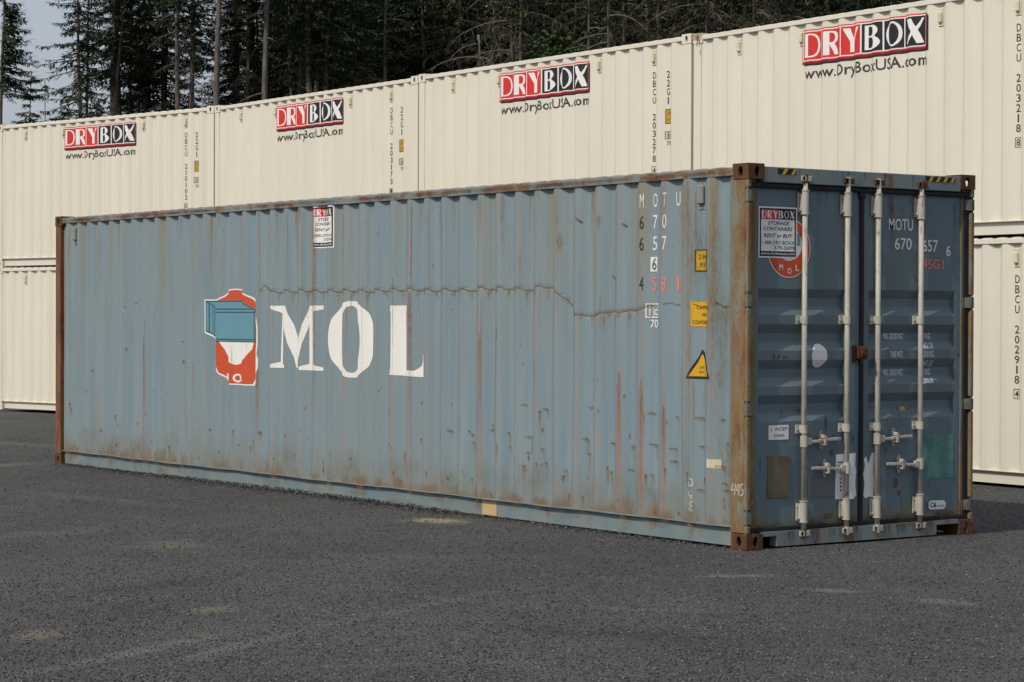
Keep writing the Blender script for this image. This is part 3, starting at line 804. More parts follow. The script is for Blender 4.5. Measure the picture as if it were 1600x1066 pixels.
paint(dr_, 'torn_sticker', [fill([(1.210, 1.105), (1.225, 1.125), (1.240, 1.118), (1.258, 1.130), (1.264, 1.02), (1.256, .985), (1.228, .992), (1.208, .985)])], DSURF, M['paper'], .0015)
s = paint(dr_, 'blue_sticker', [fill([(1.925, .225), (1.945, .212), (2.095, .210), (2.118, .228), (2.118, .265), (2.095, .282), (1.945, .284), (1.925, .268)])], DSURF, M['print_white'], .0055)
paints(s, 'lettering', [T('C&', 1.942, 2.015, .228, .270, bold=.03), T('Leases', 2.022, 2.10, .230, .252)], DSURF, M['bluelogo'], .0067)
paint(dr_, 'yellow_tag', [rect(1.640, 1.695, 1.010, 1.040)], DSURF, M['yellow'], .0015)
paint(dl, 'scribble', [T('5 F m', .25, .40, 1.425, 1.46)], DSURF, M['l_black'], .0015)
paint(dr_, 'scribble', [T('BNL', 2.24, 2.30, 1.50, 1.54), T('No', 2.245, 2.29, 1.43, 1.46), T('n', 2.25, 2.28, 1.36, 1.385), T('78', 2.245, 2.295, 1.28, 1.32)], DSURF, M['l_black'], .0015)
# rust on doors
g1 = [fill([(.790, .975), (.822, .975), (.820, .90), (.806, .86), (.790, .91)]), run(.803, .87, .018, .13, 0), fill(ell(.865, .70, .022, .03, 10)), fill(ell(.555, 1.03, .02, .03, 9)), run(.133, .68, .02, .14, 0), fill(ell(1.09, .80, .014, .014, 8)), fill(ell(.835, .215, .05, .022, 10)), run(.20, .44, .03, .06, 0)]
paint(dl, 'rust_marks', g1, DSURF, M['r_brown'], .0012)
g2 = [run(1.492, 2.70, .045, .42, .005), run(2.21, 2.68, .03, .30, 0), fill(ell(1.56, .44, .03, .04, 9)), fill(ell(1.60, .36, .02, .025, 9)), fill(ell(1.45, .70, .018, .02, 8)), fill(ell(1.23, .64, .02, .025, 8))]
paint(dr_, 'rust_marks', g2, DSURF, M['r_brown'], .0012)
# hazard stripes on the header and the end of the top rail
HS = dict(cx=lambda a, b: [], cz=lambda a, b: [], pos=lambda y, z, off: Vector((L-.006+off, y, z)))
for a, b, z0, z1, n in ((.300, .486, 2.822, 2.866, 2), (1.872, 2.200, 2.826, 2.868, 4)):
    paint(blue, 'hazard_stripe', [rect(a, b, z0, z1)], HS, M['print_black'], .0012)
    w = (b-a)/n
    for i in range(n): paint(blue, 'hazard_stripe', [fill([(a+w*(i+.42), z0), (a+w*(i+.80), z0), (min(b, a+w*(i+1.15)), z1), (a+w*(i+.77), z1)])], HS, M['yellow'], .0024)
RS = dict(cx=lambda a, b: [], cz=lambda a, b: [], pos=lambda x, z, off: Vector((x, .002-off, z)))
paints(blue, 'hazard_stripe', [fill([(11.66, 2.826), (11.69, 2.822), (11.73, 2.852), (11.70, 2.858)]), fill([(11.78, 2.825), (11.84, 2.829), (11.87, 2.858), (11.83, 2.852)])], RS, M['worn_yellow'], .0015)

# print on the long side
white = M['w_white']
Mo = fill([(0, 1), (.29, 1), (.53, .42), (.73, 1), (1, 1), (1, .94), (.86, .91), (.86, .09), (1, .05), (1, 0), (.57, 0), (.57, .05), (.72, .1), (.72, .72), (.52, .03), (.47, .03), (.24, .72), (.24, .10), (.29, .07), (.29, .02), (0, .02), (0, .07), (.16, .12), (.18, .88), (.06, .93), (0, .96)])
Oo = fill(ell(.5, .5, .5, .5, 64), ell(.49, .5, .24, .435, 56))
Lo = fill([(0, 1), (.53, 1), (.53, .95), (.47, .9), (.49, .09), (.72, .09), (.88, .16), (.95, .32), (1, .32), (1, 0), (0, .02), (0, .07), (.1, .12), (.1, .88), (0, .93)])
for nm, g, b in (('painted_letter', Mo, (5.040, 6.010, 1.212, 1.842)), ('painted_letter', Oo, (6.150, 6.945, 1.158, 1.884)), ('painted_letter', Lo, (7.195, 7.798, 1.190, 1.840))):
    paint(blue, nm, [fit(g, *b)], SIDE, white, .0030)
# emblem: orange badge, white rim, blue box panel, letters (its animal figure left out)
def em(pts): return [(3.660 + (x-70)/455.0*1.124, 2.018 - (y-112)/850.0*.985) for x, y in pts]
rim = [(70, 205), (185, 205), (270, 130), (285, 118), (330, 112), (380, 120), (395, 148), (430, 168), (480, 205), (505, 250), (512, 360), (525, 450), (525, 600), (515, 690), (530, 730), (525, 810), (505, 860), (503, 935), (470, 962), (270, 962), (255, 925), (180, 862), (155, 800), (138, 555), (70, 505)]
org = [(190, 215), (275, 140), (290, 128), (330, 122), (375, 130), (390, 158), (425, 178), (470, 215), (495, 256), (502, 365), (514, 455), (513, 600), (504, 690), (490, 820), (480, 905), (460, 950), (276, 950), (263, 916), (188, 852), (165, 795), (150, 560), (150, 215)]
emb = paint(blue, 'emblem', [fill(em(rim))], SIDE, M['w_white'], .0026)
paint(emb, 'emblem_field', [fill(em(org))], SIDE, M['orange'], .0034)
paint(emb, 'emblem_centre', [fill(em([(195, 575), (470, 575), (455, 640), (420, 715), (380, 765), (330, 785), (280, 760), (235, 680)]))], SIDE, M['w_white'], .0042)
pan = [(80, 216), (385, 216), (485, 300), (485, 583), (150, 583), (150, 548), (80, 492)]
paint(emb, 'emblem_panel', [fill(em(pan))], SIDE, M['emblem_blue'], .0050)
def poly_line(pts, w):
    out = []
    for (a, b), (c, e) in zip(pts[:-1], pts[1:]):
        dx, dy = c-a, e-b; l = math.hypot(dx, dy) or 1; nx, ny = -dy/l*w/2, dx/l*w/2
        out.append(([(a-nx, b-ny), (c-nx, e-ny), (c+nx, e+ny), (a+nx, b+ny)], [[0, 1, 2, 3]]))
    return out
ln = []
for p in ([(84, 222), (384, 222), (480, 304), (480, 578), (152, 578)], [(150, 320), (480, 320)], [(150, 292), (470, 292)], [(84, 222), (150, 284), (150, 545)], [(100, 245), (100, 500)], [(120, 262), (120, 515)], [(136, 275), (136, 528)], [(84, 222), (84, 488), (150, 545)], [(470, 310), (470, 560)], [(150, 560), (480, 560)]):
    ln += poly_line(em(p), .010)
paint(emb, 'emblem_lines', ln, SIDE, M['navy'], .0060)
paints(emb, 'lettering', [fit(text('M', .02), 4.085, 4.186, 1.075, 1.150), fit(text('O', .03), 4.262, 4.392, 1.058, 1.150), fit(text('L', .02), 4.405, 4.475, 1.070, 1.150)], SIDE, M['w_white'], .0042)
sign(blue, SIDE, 5.845, 6.235, 2.396, 2.800)
# container number, four columns as painted
c1, c2, c3, c4 = 10.920, 11.045, 11.198, 11.328
def ch(s, x, z, w=.052, h=.108): return fit(text(s, .0), x-w/2, x+w/2, z-h, z)
paints(blue, 'lettering', [ch('O', c2, 2.715), ch('T', c3, 2.715), ch('U', c4, 2.715), ch('7', c2, 2.545), ch('0', c3, 2.545), ch('5', c2, 2.375), ch('7', c3, 2.375), ch('M', c1, 2.715)], SIDE, M['l_white'], .003)
paints(blue, 'lettering', [ch('6', c1, 2.545), ch('6', c1, 2.375), ch('4', c1, 2.060)], SIDE, M['l_black'], .003)
paint(blue, 'check_digit', [rect(c2-.042, c2+.030, 2.100, 2.215)], SIDE, M['l_white'], .0028)
paint(blue, 'check_digit', [fit(text('6', .02), c2-.030, c2+.022, 2.110, 2.208)], SIDE, M['navy_grey'], .004)
paints(blue, 'lettering', [ch('5', c2, 2.055), ch('8', c3, 2.055), fit(text('1', .01), c4-.012, c4+.014, 1.945, 2.055)], SIDE, M['l_red'], .003)
paints(blue, 'lettering', [fill([(10.965, 1.735), (11.098, 1.735), (11.098, 1.850), (10.965, 1.850)], [(10.975, 1.745), (11.027, 1.745), (11.027, 1.840), (10.975, 1.840)], [(11.035, 1.745), (11.088, 1.745), (11.088, 1.840), (11.035, 1.840)]),
      T('i', 10.992, 11.010, 1.752, 1.832, bold=.02), T('c', 11.043, 11.080, 1.755, 1.805, bold=.02), T('70', 11.000, 11.094, 1.658, 1.722, bold=.012)], SIDE, M['l_white'], .003)
def sticker(b, rim_, lines, nm):
    s = paint(blue, nm, [rect(*b)], SIDE, M['print_black'] if rim_ else M['yellow'], .003)
    if rim_: paint(s, 'sticker_face', [rect(b[0]+.012, b[1]-.010, b[2]+.010, b[3]-.010)], SIDE, M['yellow'], .004)
    paint(s, 'lettering', [T(t, b[0]+(b[1]-b[0])*a0, b[0]+(b[1]-b[0])*a1, b[2]+(b[3]-b[2])*z0, b[2]+(b[3]-b[2])*z1, bold=.006) for t, a0, a1, z0, z1 in lines], SIDE, M['print_black'], .005)
sticker((11.545, 11.700, 2.092, 2.262), True, [('2.9m', .20, .95, .55, .78), ("9'6\"", .28, .90, .18, .42)], 'height_sticker')
sticker((11.515, 11.722, 1.670, 1.860), False, [('CAUTION', .22, 1.0, .70, .84), ('HIGH', .48, .85, .41, .55), ('CONTAINER', .08, .99, .10, .25)], 'caution_sticker')
s = paint(blue, 'weight_sticker', [fill([(11.478, 1.268), (11.742, 1.268), (11.738, 1.29), (11.640, 1.48), (11.622, 1.494), (11.608, 1.48), (11.478, 1.285)])], SIDE, M['print_black'], .003)
paint(s, 'sticker_face', [fill([(11.505, 1.287), (11.715, 1.287), (11.630, 1.455), (11.616, 1.455)])], SIDE, M['yellow'], .004)
paints(s, 'lettering', [T('SUPER', 11.590, 11.650, 1.345, 1.365), T('HEAVY', 11.588, 11.655, 1.310, 1.330)], SIDE, M['print_black'], .005)
paint(blue, 'pale_patch', [rect(11.722, 11.855, .592, .660)], SIDE, M['cream_patch'], .003)
paint(blue, 'peach_patch', [rect(8.690, 8.905, .020, .143)], dict(cx=lambda a, b: [], cz=lambda a, b: [], pos=lambda x, z, off: Vector((x, .0446-off, z))), M['peach'], .003)
# chalk: 445 on the post, scribble beside it
def stroke(pts, w=.010): return poly_line(pts, w)
ck = stroke([(12.032, .490), (12.012, .440), (12.060, .445)], .007) + stroke([(12.062, .490), (12.052, .405)], .007) + stroke([(12.088, .488), (12.072, .440), (12.108, .445)], .007) + stroke([(12.104, .488), (12.098, .405)], .007) + stroke([(12.150, .492), (12.122, .488), (12.122, .455), (12.148, .445), (12.148, .415), (12.118, .405)], .007)
paint(blue, 'chalk_number', ck, dict(cx=lambda a, b: [], cz=lambda a, b: [], pos=lambda x, z, off: Vector((x, .0035-off, z))), M['chalk'], .0015)
ck = stroke([(11.50, .50), (11.535, .49), (11.535, .44), (11.505, .445), (11.50, .47)], .007) + stroke([(11.50, .40), (11.505, .36), (11.53, .37), (11.52, .34)], .007) + stroke([(11.535, .325), (11.505, .30), (11.53, .285), (11.505, .262), (11.535, .245)], .007)
paint(blue, 'chalk_number', ck, SIDE, M['chalk'], .0025)
# vents under the top rail
for sv, mt in ((.500, M['grey_vent']), (11.622, M['grey_vent'])):
    bm = BM(); y = SIDE['prof'](sv)
    box(bm, sv-.048, sv+.048, y-.012, y+.03, 2.565, 2.79, .004); box(bm, sv-.034, sv+.034, y-.045, y-.008, 2.605, 2.755, .012)
    for z in (2.58, 2.776): tube(bm, [(sv, y-.012, z), (sv, y-.018, z)], .008, 8)
    obj('vent', bm, mt, blue)
# the long rusty crease and the rows of dents
pts = CREASE
paint(blue, 'rust_crease', poly_line(pts, .011), SIDE, M['r_crease'], .0062); thick = []; halo = [blob(a, b-.012, .05, .030, 9, .8) for a, b in pts[::2]]
p2 = [(11.19, 1.842), (11.26, 1.855), (11.31, 1.838), (11.36, 1.842)]; thick += poly_line(p2, .008)
thick += poly_line([(11.535, 1.845), (11.60, 1.82), (11.66, 1.825)], .009) + poly_line([(11.80, 1.86), (11.87, 1.82), (11.93, 1.825)], .014)
thick += poly_line([(10.50, 2.075), (10.56, 2.045)], .020) + poly_line([(10.06, 2.555), (10.14, 2.515)], .018) + poly_line([(10.67, 2.49), (10.715, 2.465)], .022)
runs = [run(a+rr.uniform(-.02, .02), b-.005, rr.uniform(.014, .03), rr.uniform(.05, .20), 0, .8) for a, b in pts[3::3]]
runs += [run(10.57, 2.05, .022, .30, 0), run(11.89, 1.83, .05, .32, 0), run(10.42, 1.77, .02, .18, 0), run(10.56, 1.78, .022, .25, 0), run(10.36, 2.56, .05, .12, 0)]
halo.append(blob(9.83, 2.36, .05, .09, 12, 1))
for k in range(29, 43):
    b = .001 + k*.279
    for z, pr_, ln_ in ((.985, .75, .09), (.735, .85, .08), (.612, .55, .07), (.50, .35, .06), (.415, .35, .10)):
        if k < 33 and z > .9: continue
        if rr.random() < pr_:
            x = b + rr.uniform(.085, .17); w = ln_*rr.uniform(.35, 1.3); zz = z + rr.uniform(-.03, .03)
            thick += poly_line([(x, zz), (x+w*.7, zz+rr.uniform(-.004, .006)), (x+w, zz-.008)], rr.uniform(.005, .010))
            halo.append(blob(x+w*.5, zz-.006, w*.75, .022, 10, .9))
            if rr.random() < .8: runs.append(run(x+w*.85, zz-.002, rr.uniform(.018, .036), rr.uniform(.05, .26), 0, rr.uniform(.3, .9)))
for k in range(1, 44):
    b = .001 + k*.279
    for q in range(rr.choice([1, 2, 2, 3])):
        x = b + rr.uniform(.02, .25); z = .2 + abs(rr.gauss(0, .42)); z = min(z, 1.9)
        thick.append(fill(ell(x, z, rr.uniform(.005, .011), rr.uniform(.006, .020), 7)))
        halo.append(blob(x, z-.004, .022, .026, 8, .8))
        if rr.random() < .6: runs.append(run(x, z-.003, rr.uniform(.014, .026), rr.uniform(.04, .18), 0))
    if rr.random() < .8:
        x = b + rr.uniform(.0, .25); halo.append(blob(x, .185, rr.uniform(.05, .14), rr.uniform(.05, .17), 12, rr.uniform(.5, 1)))
    if rr.random() < .35:                               # long thin tears down a fold
        x = b + rr.choice([.0, .068]); zt = rr.uniform(.8, 2.78); runs.append(run(x, zt, .012, rr.uniform(.3, .9), 0))
    if rr.random() < .55: runs.append(run(b + rr.uniform(0, .26), 2.80, rr.uniform(.015, .045), rr.uniform(.08, .7), 0, rr.uniform(.4, .9)))
ors = [run(b_*.279+.035, zt, .034, ln_, 0) for b_, zt, ln_ in ((39, 1.25, .95), (40, 1.05, .62), (38, 1.30, .75), (8, 1.5, 1.05), (21, 2.75, 2.3), (27, 1.95, 1.2), (17, 1.2, .8), (31, 1.6, .9))]
ors += [run(5.862, 2.78, .012, 3.4, .0), run(7.60, 2.78, .016, 3.2, .0), run(7.29, 2.1, .012, 1.3, 0), run(8.71, 1.9, .012, 1.4, 0), run(11.555, 2.7, .012, .75, 0), run(11.545, 1.25, .010, .7, 0)]
for k in range(2, 43):
    for e in (.0, .068, .212):
        if rr.random() < (.30 if k < 15 else .55):
            z_ = rr.choice([2.79, 2.79, rr.uniform(1.2, 2.4)]); runs.append(run(.003 + k*.279 + e, z_, rr.uniform(.005, .011), rr.uniform(.5, 2.4), 0, rr.uniform(.45, 1)))
    if k > 30 and rr.random() < .5: runs.append(run(.035 + k*.279, 2.79, .035, rr.uniform(.4, 1.6), 0, rr.uniform(.3, .7)))
for k in range(41, 43): runs.append(run(.05 + k*.279, 2.79, .06, 3.2, 0, .6))
runs += [run(11.975, 2.79, .03, 3.6, 0, .8), run(.17, 2.79, .03, 3.0, 0, .7)]
paint(blue, 'rust_stains', halo + runs, SIDE, M['r_run'], .0045)
olive = [blob(rr.uniform(11.35, 11.98), rr.uniform(.2, 2.7), rr.uniform(.05, .16), rr.uniform(.2, .6), 14, rr.uniform(.2, .4)) for _ in range(18)] + [blob(rr.uniform(.3, 11.9), rr.uniform(.18, .40), rr.uniform(.1, .4), rr.uniform(.08, .22), 14, rr.uniform(.15, .35)) for _ in range(36)]
paint(blue, 'rust_stains', olive, SIDE, M['r_olive'], .0040)
paint(blue, 'rust_stains', ors, SIDE, M['r_orange'], .0052)
paint(blue, 'rust_dents', thick, SIDE, M['r_dark'], .0062)

FLATS = lambda y: dict(cx=lambda a, b: [], cz=lambda a, b: [], pos=lambda x, z, off: Vector((x, y-off, z)))
paint(blue, 'rust_stains', [blob(rr.uniform(.2, 12), 2.84, rr.uniform(.05, .35), rr.uniform(.015, .03), 12, rr.uniform(.5, 1)) for _ in range(75)], FLATS(.0005), M['r_brown'], .0005)
paint(blue, 'rust_stains', [blob(rr.uniform(11.0, 12), 2.84, rr.uniform(.04, .15), .025, 12, 1) for _ in range(9)], FLATS(-.0005), M['r_orange'], .0005)
paint(blue, 'rust_stains', [blob(rr.uniform(.2, 12), rr.uniform(.03, .14), rr.uniform(.05, .25), rr.uniform(.02, .05), 12, rr.uniform(.3, .7)) for _ in range(26)], FLATS(.0445), M['r_run'], .0005)
SS = dict(cx=lambda a, b: [], cz=lambda a, b: [], pos=lambda y, z, off: Vector((L-.008+off, y, z)))
paint(blue, 'rust_stains', [run(rr.uniform(.4, 1.95), .122, rr.uniform(.01, .03), .10, 0, rr.uniform(.5, 1)) for _ in range(34)], SS, M['r_brown'], .0015)
paint(blue, 'rust_stains', [run(rr.uniform(.35, 2.2), 2.872, rr.uniform(.01, .025), .10, 0, rr.uniform(.4, 1)) for _ in range(14)], HS, M['r_brown'], .0006)
for dd_, a_, b_ in ((dl, .05, 1.1), (dr_, 1.25, 2.3)):
    paint(dd_, 'rust_stains', [run(rr.uniform(a_, b_), z_+rr.uniform(-.05, .05), rr.uniform(.008, .018), rr.uniform(.06, .25), 0, rr.uniform(.4, .9)) for z_ in (.30, .42, .95, .88, 2.70, 2.68, 2.5, 1.0, .75, .6)] + [blob(rr.uniform(a_, b_), .165, rr.uniform(.05, .2), .05, 12, .9) for _ in range(7)] + [blob((.06 if dd_ == dl else 2.30), h_, .05, .10, 10, .8) for h_ in HZ], DSURF, M['r_brown'], .0011)

# ------------------------------------------------------------------ cream 20-foot containers, stacked two high
CL, CH = 6.058, 2.591
CSURF = side_surf(.279, .101, .155, CL-.155, .012, .036, lambda s, z: .003*math.sin(s*1.9+z*1.3+1)*math.sin(z*1.7-s*.8) + .0015*math.sin(s*6.3+z*2.9), [.155+.3*i for i in range(1, 8)])
proto_parts = []
def cream_shell(root):
    a = len(bpy.data.objects)
    obj('side_wall', wall_mesh(CSURF, .155, 2.52), M['cream'], root)
    obj('side_wall', wall_mesh(CSURF, .155, 2.52, back=True, W=W), M['cream'], root)
    castings(root, CL, W, CH, M['cream'], 'cream')
    for y0, y1 in ((.004, .064), (W-.064, W-.004)):
        bm = BM(); box(bm, .178, CL-.178, y0, y1, 2.512, 2.566, .004); obj('top_rail', bm, M['cream'], root)
    obj('roof', roof_mesh(CL, W, 2.564, .020), M['cream'], root)
    for m in (0, 1):
        bm = BM(); f = (lambda y: y) if m == 0 else (lambda y: W-y)
        pr = [(.006, .150), (.046, .146), (.048, .022), (.09, .018), (.09, .158), (.006, .156)]
        ra = [[bm.verts.new((s, f(p[0]), p[1])) for p in pr] for s in (.178, CL-.178)]
        for k in range(6): bm.faces.new((ra[0][k], ra[0][(k+1) % 6], ra[1][(k+1) % 6], ra[1][k]))
        bmesh.ops.recalc_face_normals(bm, faces=bm.faces); obj('bottom_rail', bm, M['cream'], root)
    for x0, x1 in ((.005, .150), (CL-.150, CL-.005)):
        for y0, y1 in ((.005, .13), (W-.13, W-.005)):
            bm = BM(); box(bm, x0, x1, y0, y1, .12, CH-.12, .006); obj('corner_post', bm, M['cream'], root)
    for x0, x1, o_ in ((.03, .05, -1), (CL-.05, CL-.03, 1)):
        bm = BM(); box(bm, x0, x1, .13, W-.13, .13, 2.47); obj('end_wall', bm, M['cream'], root)
        xo = (.008, .07) if o_ < 0 else (CL-.07, CL-.008)
        bm = BM(); box(bm, xo[0], xo[1], .164, W-.164, 2.47, 2.57, .004); obj('end_rail', bm, M['cream'], root)
        bm = BM(); box(bm, xo[0], xo[1], .164, W-.164, .02, .13, .004); obj('end_rail', bm, M['cream'], root)
    bm = BM(); box(bm, .1, CL-.1, .1, W-.1, .11, .155); obj('floor', bm, M['dark'], root)
    for s in (.833, 1.949, 4.181, 5.297):
        y = CSURF['prof'](s) - .001
        bm = BM(); box(bm, s-.036, s+.036, y-.010, y+.03, 2.27, 2.46, .003); box(bm, s-.024, s+.026, y-.040, y-.006, 2.305, 2.425, .010)
        for dx in (-.022, .022): tube(bm, [(s+dx, y-.008, 2.446), (s+dx, y-.015, 2.446)], .006, 6)
        obj('vent', bm, M['cream_vent'], root)
def copy_tree(o, label):
    c = o.copy(); COL.objects.link(c); c['label'] = label
    for chd in list(o.children):
        d_ = chd.copy(); COL.objects.link(d_); d_.parent = c
    return c
POSE = [((-20.90-CL*math.cos(.209), 6.80-CL*math.sin(.209), .028), .209), ((-14.80-CL, 6.80-.012, .020), .002), ((-8.655-CL, 6.73+.024, .022), -.004), ((-8.636, 6.745, .006), -.0265)]
UP = ['cream container on the upper tier at the far left end of the row, turned slightly', 'cream container on the upper tier, second from the left', 'cream container on the upper tier, third from the left', 'cream upper container at the right with rust on its top left corner']
LO = ['cream container on the ground at the far left, showing beside the blue one', 'cream ground-level container hidden behind the blue one, second from left', 'cream ground-level container hidden behind the blue one, third from left', 'cream container on the ground at the right edge behind the blue doors']
SER = ['DBCU 210102', 'DBCU 203173', 'DBCU 203278', 'DBCU 203218']; CHK = '0148'
GRP = 'cream containers stacked two high'
first = None
tops = []
for i, (loc, yaw) in enumerate(POSE):
    for lev in (0, 1):
        lab = (UP if lev else LO)[i]
        if first is None:
            first = thing('shipping_container', lab, 'container', (0, 0, 0), 0, GRP); cream_shell(first); c = first
        else: c = copy_tree(first, lab)
        c.location = (loc[0], loc[1], loc[2] + lev*CH); c.rotation_euler = (0, 0, yaw)
        tops.append((i, lev, c))
BOXRING = lambda x0, x1, z0, z1, t: fill([(x0, z0), (x1, z0), (x1, z1), (x0, z1)], [(x0+t, z0+t), (x1-t, z0+t), (x1-t, z1-t), (x0+t, z1-t)])
for i, lev, c in tops:
    if lev:
        drybox(c, CSURF, 1.950, 4.025, 2.028, 2.440)
        paint(c, 'web_address', [fit(text('www.DryBoxUSA.com', .014, 0, 1.04), 2.025, 3.985, 1.838, 2.005)], CSURF, M['ink'], .0025)
        ser, chk = SER[i], CHK[i]
    elif i == 3: ser, chk = 'DBCU 202918', '4'
    else: continue
    paint(c, 'serial_number', column(ser, 5.300, .062, 2.185, 1.045, .006), CSURF, M['ink'], .0025)
    paint(c, 'check_digit', [fit(text(chk, .006), 5.274, 5.328, .925, .995), BOXRING(5.258, 5.342, .908, 1.012, .006)], CSURF, M['ink'], .0025)
    if i < 3 or lev:
        paint(c, 'size_code', column('22G1', 5.575, .062, 2.180, 1.745, .006), CSURF, M['ink'], .0025)
        s = paint(c, 'height_sticker', [rect(5.527, 5.637, 1.525, 1.705)], CSURF, M['yellow'], .0025)
        paint(s, 'lettering', [BOXRING(5.527, 5.637, 1.525, 1.705, .010), T('2.6M', 5.545, 5.624, 1.625, 1.680), T("8'6\"", 5.552, 5.617, 1.550, 1.600)], CSURF, M['ink'], .0035)
        paint(c, 'code_mark', [BOXRING(5.522, 5.577, 1.335, 1.430, .007), BOXRING(5.580, 5.637, 1.335, 1.430, .007), T('i', 5.544, 5.556, 1.350, 1.415), T('c', 5.597, 5.624, 1.352, 1.400), T('70', 5.547, 5.632, 1.255, 1.310)], CSURF, M['ink'], .0025)
    if i == 3 and lev:
        PS = dict(cx=lambda a, b: [], cz=lambda a, b: [], pos=lambda x, z, off: Vector((x, -off, z)))
        paint(c, 'rust_stains', [fill([(.004, CH-.075), (.030, CH-.085), (.06, CH-.06), (.075, CH-.16), (.092, CH-.13), (.105, CH-.08), (.130, CH-.17), (.140, CH-.10), (.160, CH-.06), (.172, CH-.004), (.004, CH-.004)]),
              fill([(.12, CH-.19), (.15, CH-.20), (.15, CH-.26), (.135, CH-.27), (.13, CH-.22)])], PS, M['r_orange'], .002)

# ------------------------------------------------------------------ loose stones on the gravel
def stones():
    rg = np.random.default_rng(5)
    f = np.array([d.x, d.y]); rv = np.array([rt.x, rt.y])
    N = 230000
    dist = 9.5 + 26*rg.random(N)**1.6
    lat = (rg.random(N)*2-1)*(.25*dist+.6)
    xy = np.array([CAM.x, CAM.y]) + dist[:, None]*f/np.linalg.norm(f) + lat[:, None]*rv
    keep = ~((xy[:, 0] > -12.25) & (xy[:, 0] < .02) & (xy[:, 1] > -.0) & (xy[:, 1] < 2.5)) & (xy[:, 1] < 6.6)
    keep &= rg.random(N) < .42
    xy = xy[keep]
    size = .0045 + .006*rg.random(len(xy))**2.2
    # windrow of chips pushed up against the bottom rail
    n2 = 9000; s = rg.random(n2)*12.0 - 12.1
    dens = np.interp(s, [-12.1, -11.6, -9.5, -7.6, -4.2, -3.4, -1.2, 0], [.15, .5, .9, 1, 1, .35, .4, .1])
    k = rg.random(n2) < dens; s = s[k]; dn = dens[k]
    yy_ = .05 - np.abs(rg.normal(0, .09, len(s)))
    z2 = np.clip(.045*dn*np.exp(-((yy_-.02)/.06)**2), 0, .05)*rg.random(len(s))
    xy = np.concatenate([xy, np.stack([s, yy_], 1)]); size = np.concatenate([size, .0045+.008*rg.random(len(s))**2])
    zz = np.concatenate([np.zeros(len(xy)-len(s)), z2])
    n = len(xy)
    base = np.array([[1, 0, 0], [0, 1, 0], [-1, 0, 0], [0, -1, 0], [0, 0, 1], [0, 0, -1]], float)
    P = base[None]*(1+.5*(rg.random((n, 6, 1))-.5)); P = P + .35*(rg.random((n, 6, 3))-.5)
    P[:, :, 2] *= .7
    a = rg.random(n)*6.28; ca, sa = np.cos(a), np.sin(a)
    X = P[:, :, 0]*ca[:, None]-P[:, :, 1]*sa[:, None]; Y = P[:, :, 0]*sa[:, None]+P[:, :, 1]*ca[:, None]
    g0 = -.004 + .006*np.sin(xy[:, 0]*1.7+xy[:, 1]*.6)*np.sin(xy[:, 1]*1.3-xy[:, 0]*.4) + .004*np.sin(xy[:, 0]*4.1+1)*np.sin(xy[:, 1]*3.7)
    V = np.stack([X*size[:, None]+xy[:, 0:1], Y*size[:, None]+xy[:, 1:2], P[:, :, 2]*size[:, None]+(zz+g0)[:, None]], 2).reshape(-1, 3)
    F = np.array([[0, 1, 4], [1, 2, 4], [2, 3, 4], [3, 0, 4], [1, 0, 5], [2, 1, 5], [3, 2, 5], [0, 3, 5]])
    Fa = (F[None]+(np.arange(n)*6)[:, None, None]).reshape(-1)
    me = bpy.data.meshes.new('gravel_stones'); me.vertices.add(len(V)); me.vertices.foreach_set('co', V.ravel().astype(np.float32))
    nf = n*8; me.loops.add(nf*3); me.loops.foreach_set('vertex_index', Fa.astype(np.int32))
    me.polygons.add(nf); me.polygons.foreach_set('loop_start', (np.arange(nf)*3).astype(np.int32)); me.polygons.foreach_set('loop_total', np.full(nf, 3, np.int32))
    at = me.attributes.new('tone', 'FLOAT', 'POINT'); at.data.foreach_set('value', np.repeat(rg.random(n)**2.2, 6).astype(np.float32))
    me.update(calc_edges=True)
    nt = NT('stone_chips', .9); nt.spec(.15)
    nt.col(nt.mix(nt.attr('tone').outputs['Fac'], (.036, .036, .037), (.19, .187, .18)))
    o = link('gravel_stones', me, nt.m); o['kind'] = 'stuff'; o['label'] = 'loose dark grey gravel chips scattered over the yard'; o['category'] = 'gravel'
stones()

# ------------------------------------------------------------------ forest
M['bark'] = bark('fir_bark', (.060, .050, .042), (.140, .120, .102)); M['bark_pale_sunlit'] = bark('pale_sunlit_bark', (.075, .064, .054), (.155, .138, .118))  # second bark is paler: sunlight on the bare trunks put into its colour
M['dead'] = bark('dead_twigs', (.070, .058, .046), (.145, .125, .10))
M['needle'] = leafmat('fir_needles', (.021, .034, .019), (.064, .084, .040)); M['needle2'] = leafmat('fir_needles_light', (.030, .044, .019), (.088, .104, .042))
M['leaf'] = leafmat('maple_leaves', (.022, .055, .010), (.055, .105, .022))

class TriBag:
    def __init__(s): s.v = []; s.f = []; s.t = []
    def tri_strip(s, pts, w, nrm, tone):
        pass
    def diamond(s, a, b, w, side, tone):
        i = len(s.v); m = a.lerp(b, .45)
        s.v += [a, m+side*w, b, m-side*w]; s.f += [(i, i+1, i+2, i+3)]; s.t += [tone]*4
    def stick(s, a, b, r0, r1, tone=.5):
        t = (b-a).normalized(); x = t.orthogonal().normalized(); y = t.cross(x); i = len(s.v)
        for p, r in ((a, r0), (b, r1)):
            for k in range(3):
                an = k*2.0944; s.v.append(p + (x*math.cos(an)+y*math.sin(an))*r); s.t.append(tone)
        for k in range(3): s.f.append((i+k, i+(k+1) % 3, i+3+(k+1) % 3, i+3+k))
    def mesh(s, name, mat):
        me = bpy.data.meshes.new(name); me.from_pydata([tuple(v) for v in s.v], [], s.f)
        at = me.attributes.new('tone', 'FLOAT', 'POINT'); at.data.foreach_set('value', s.t); me.materials.append(mat); return me

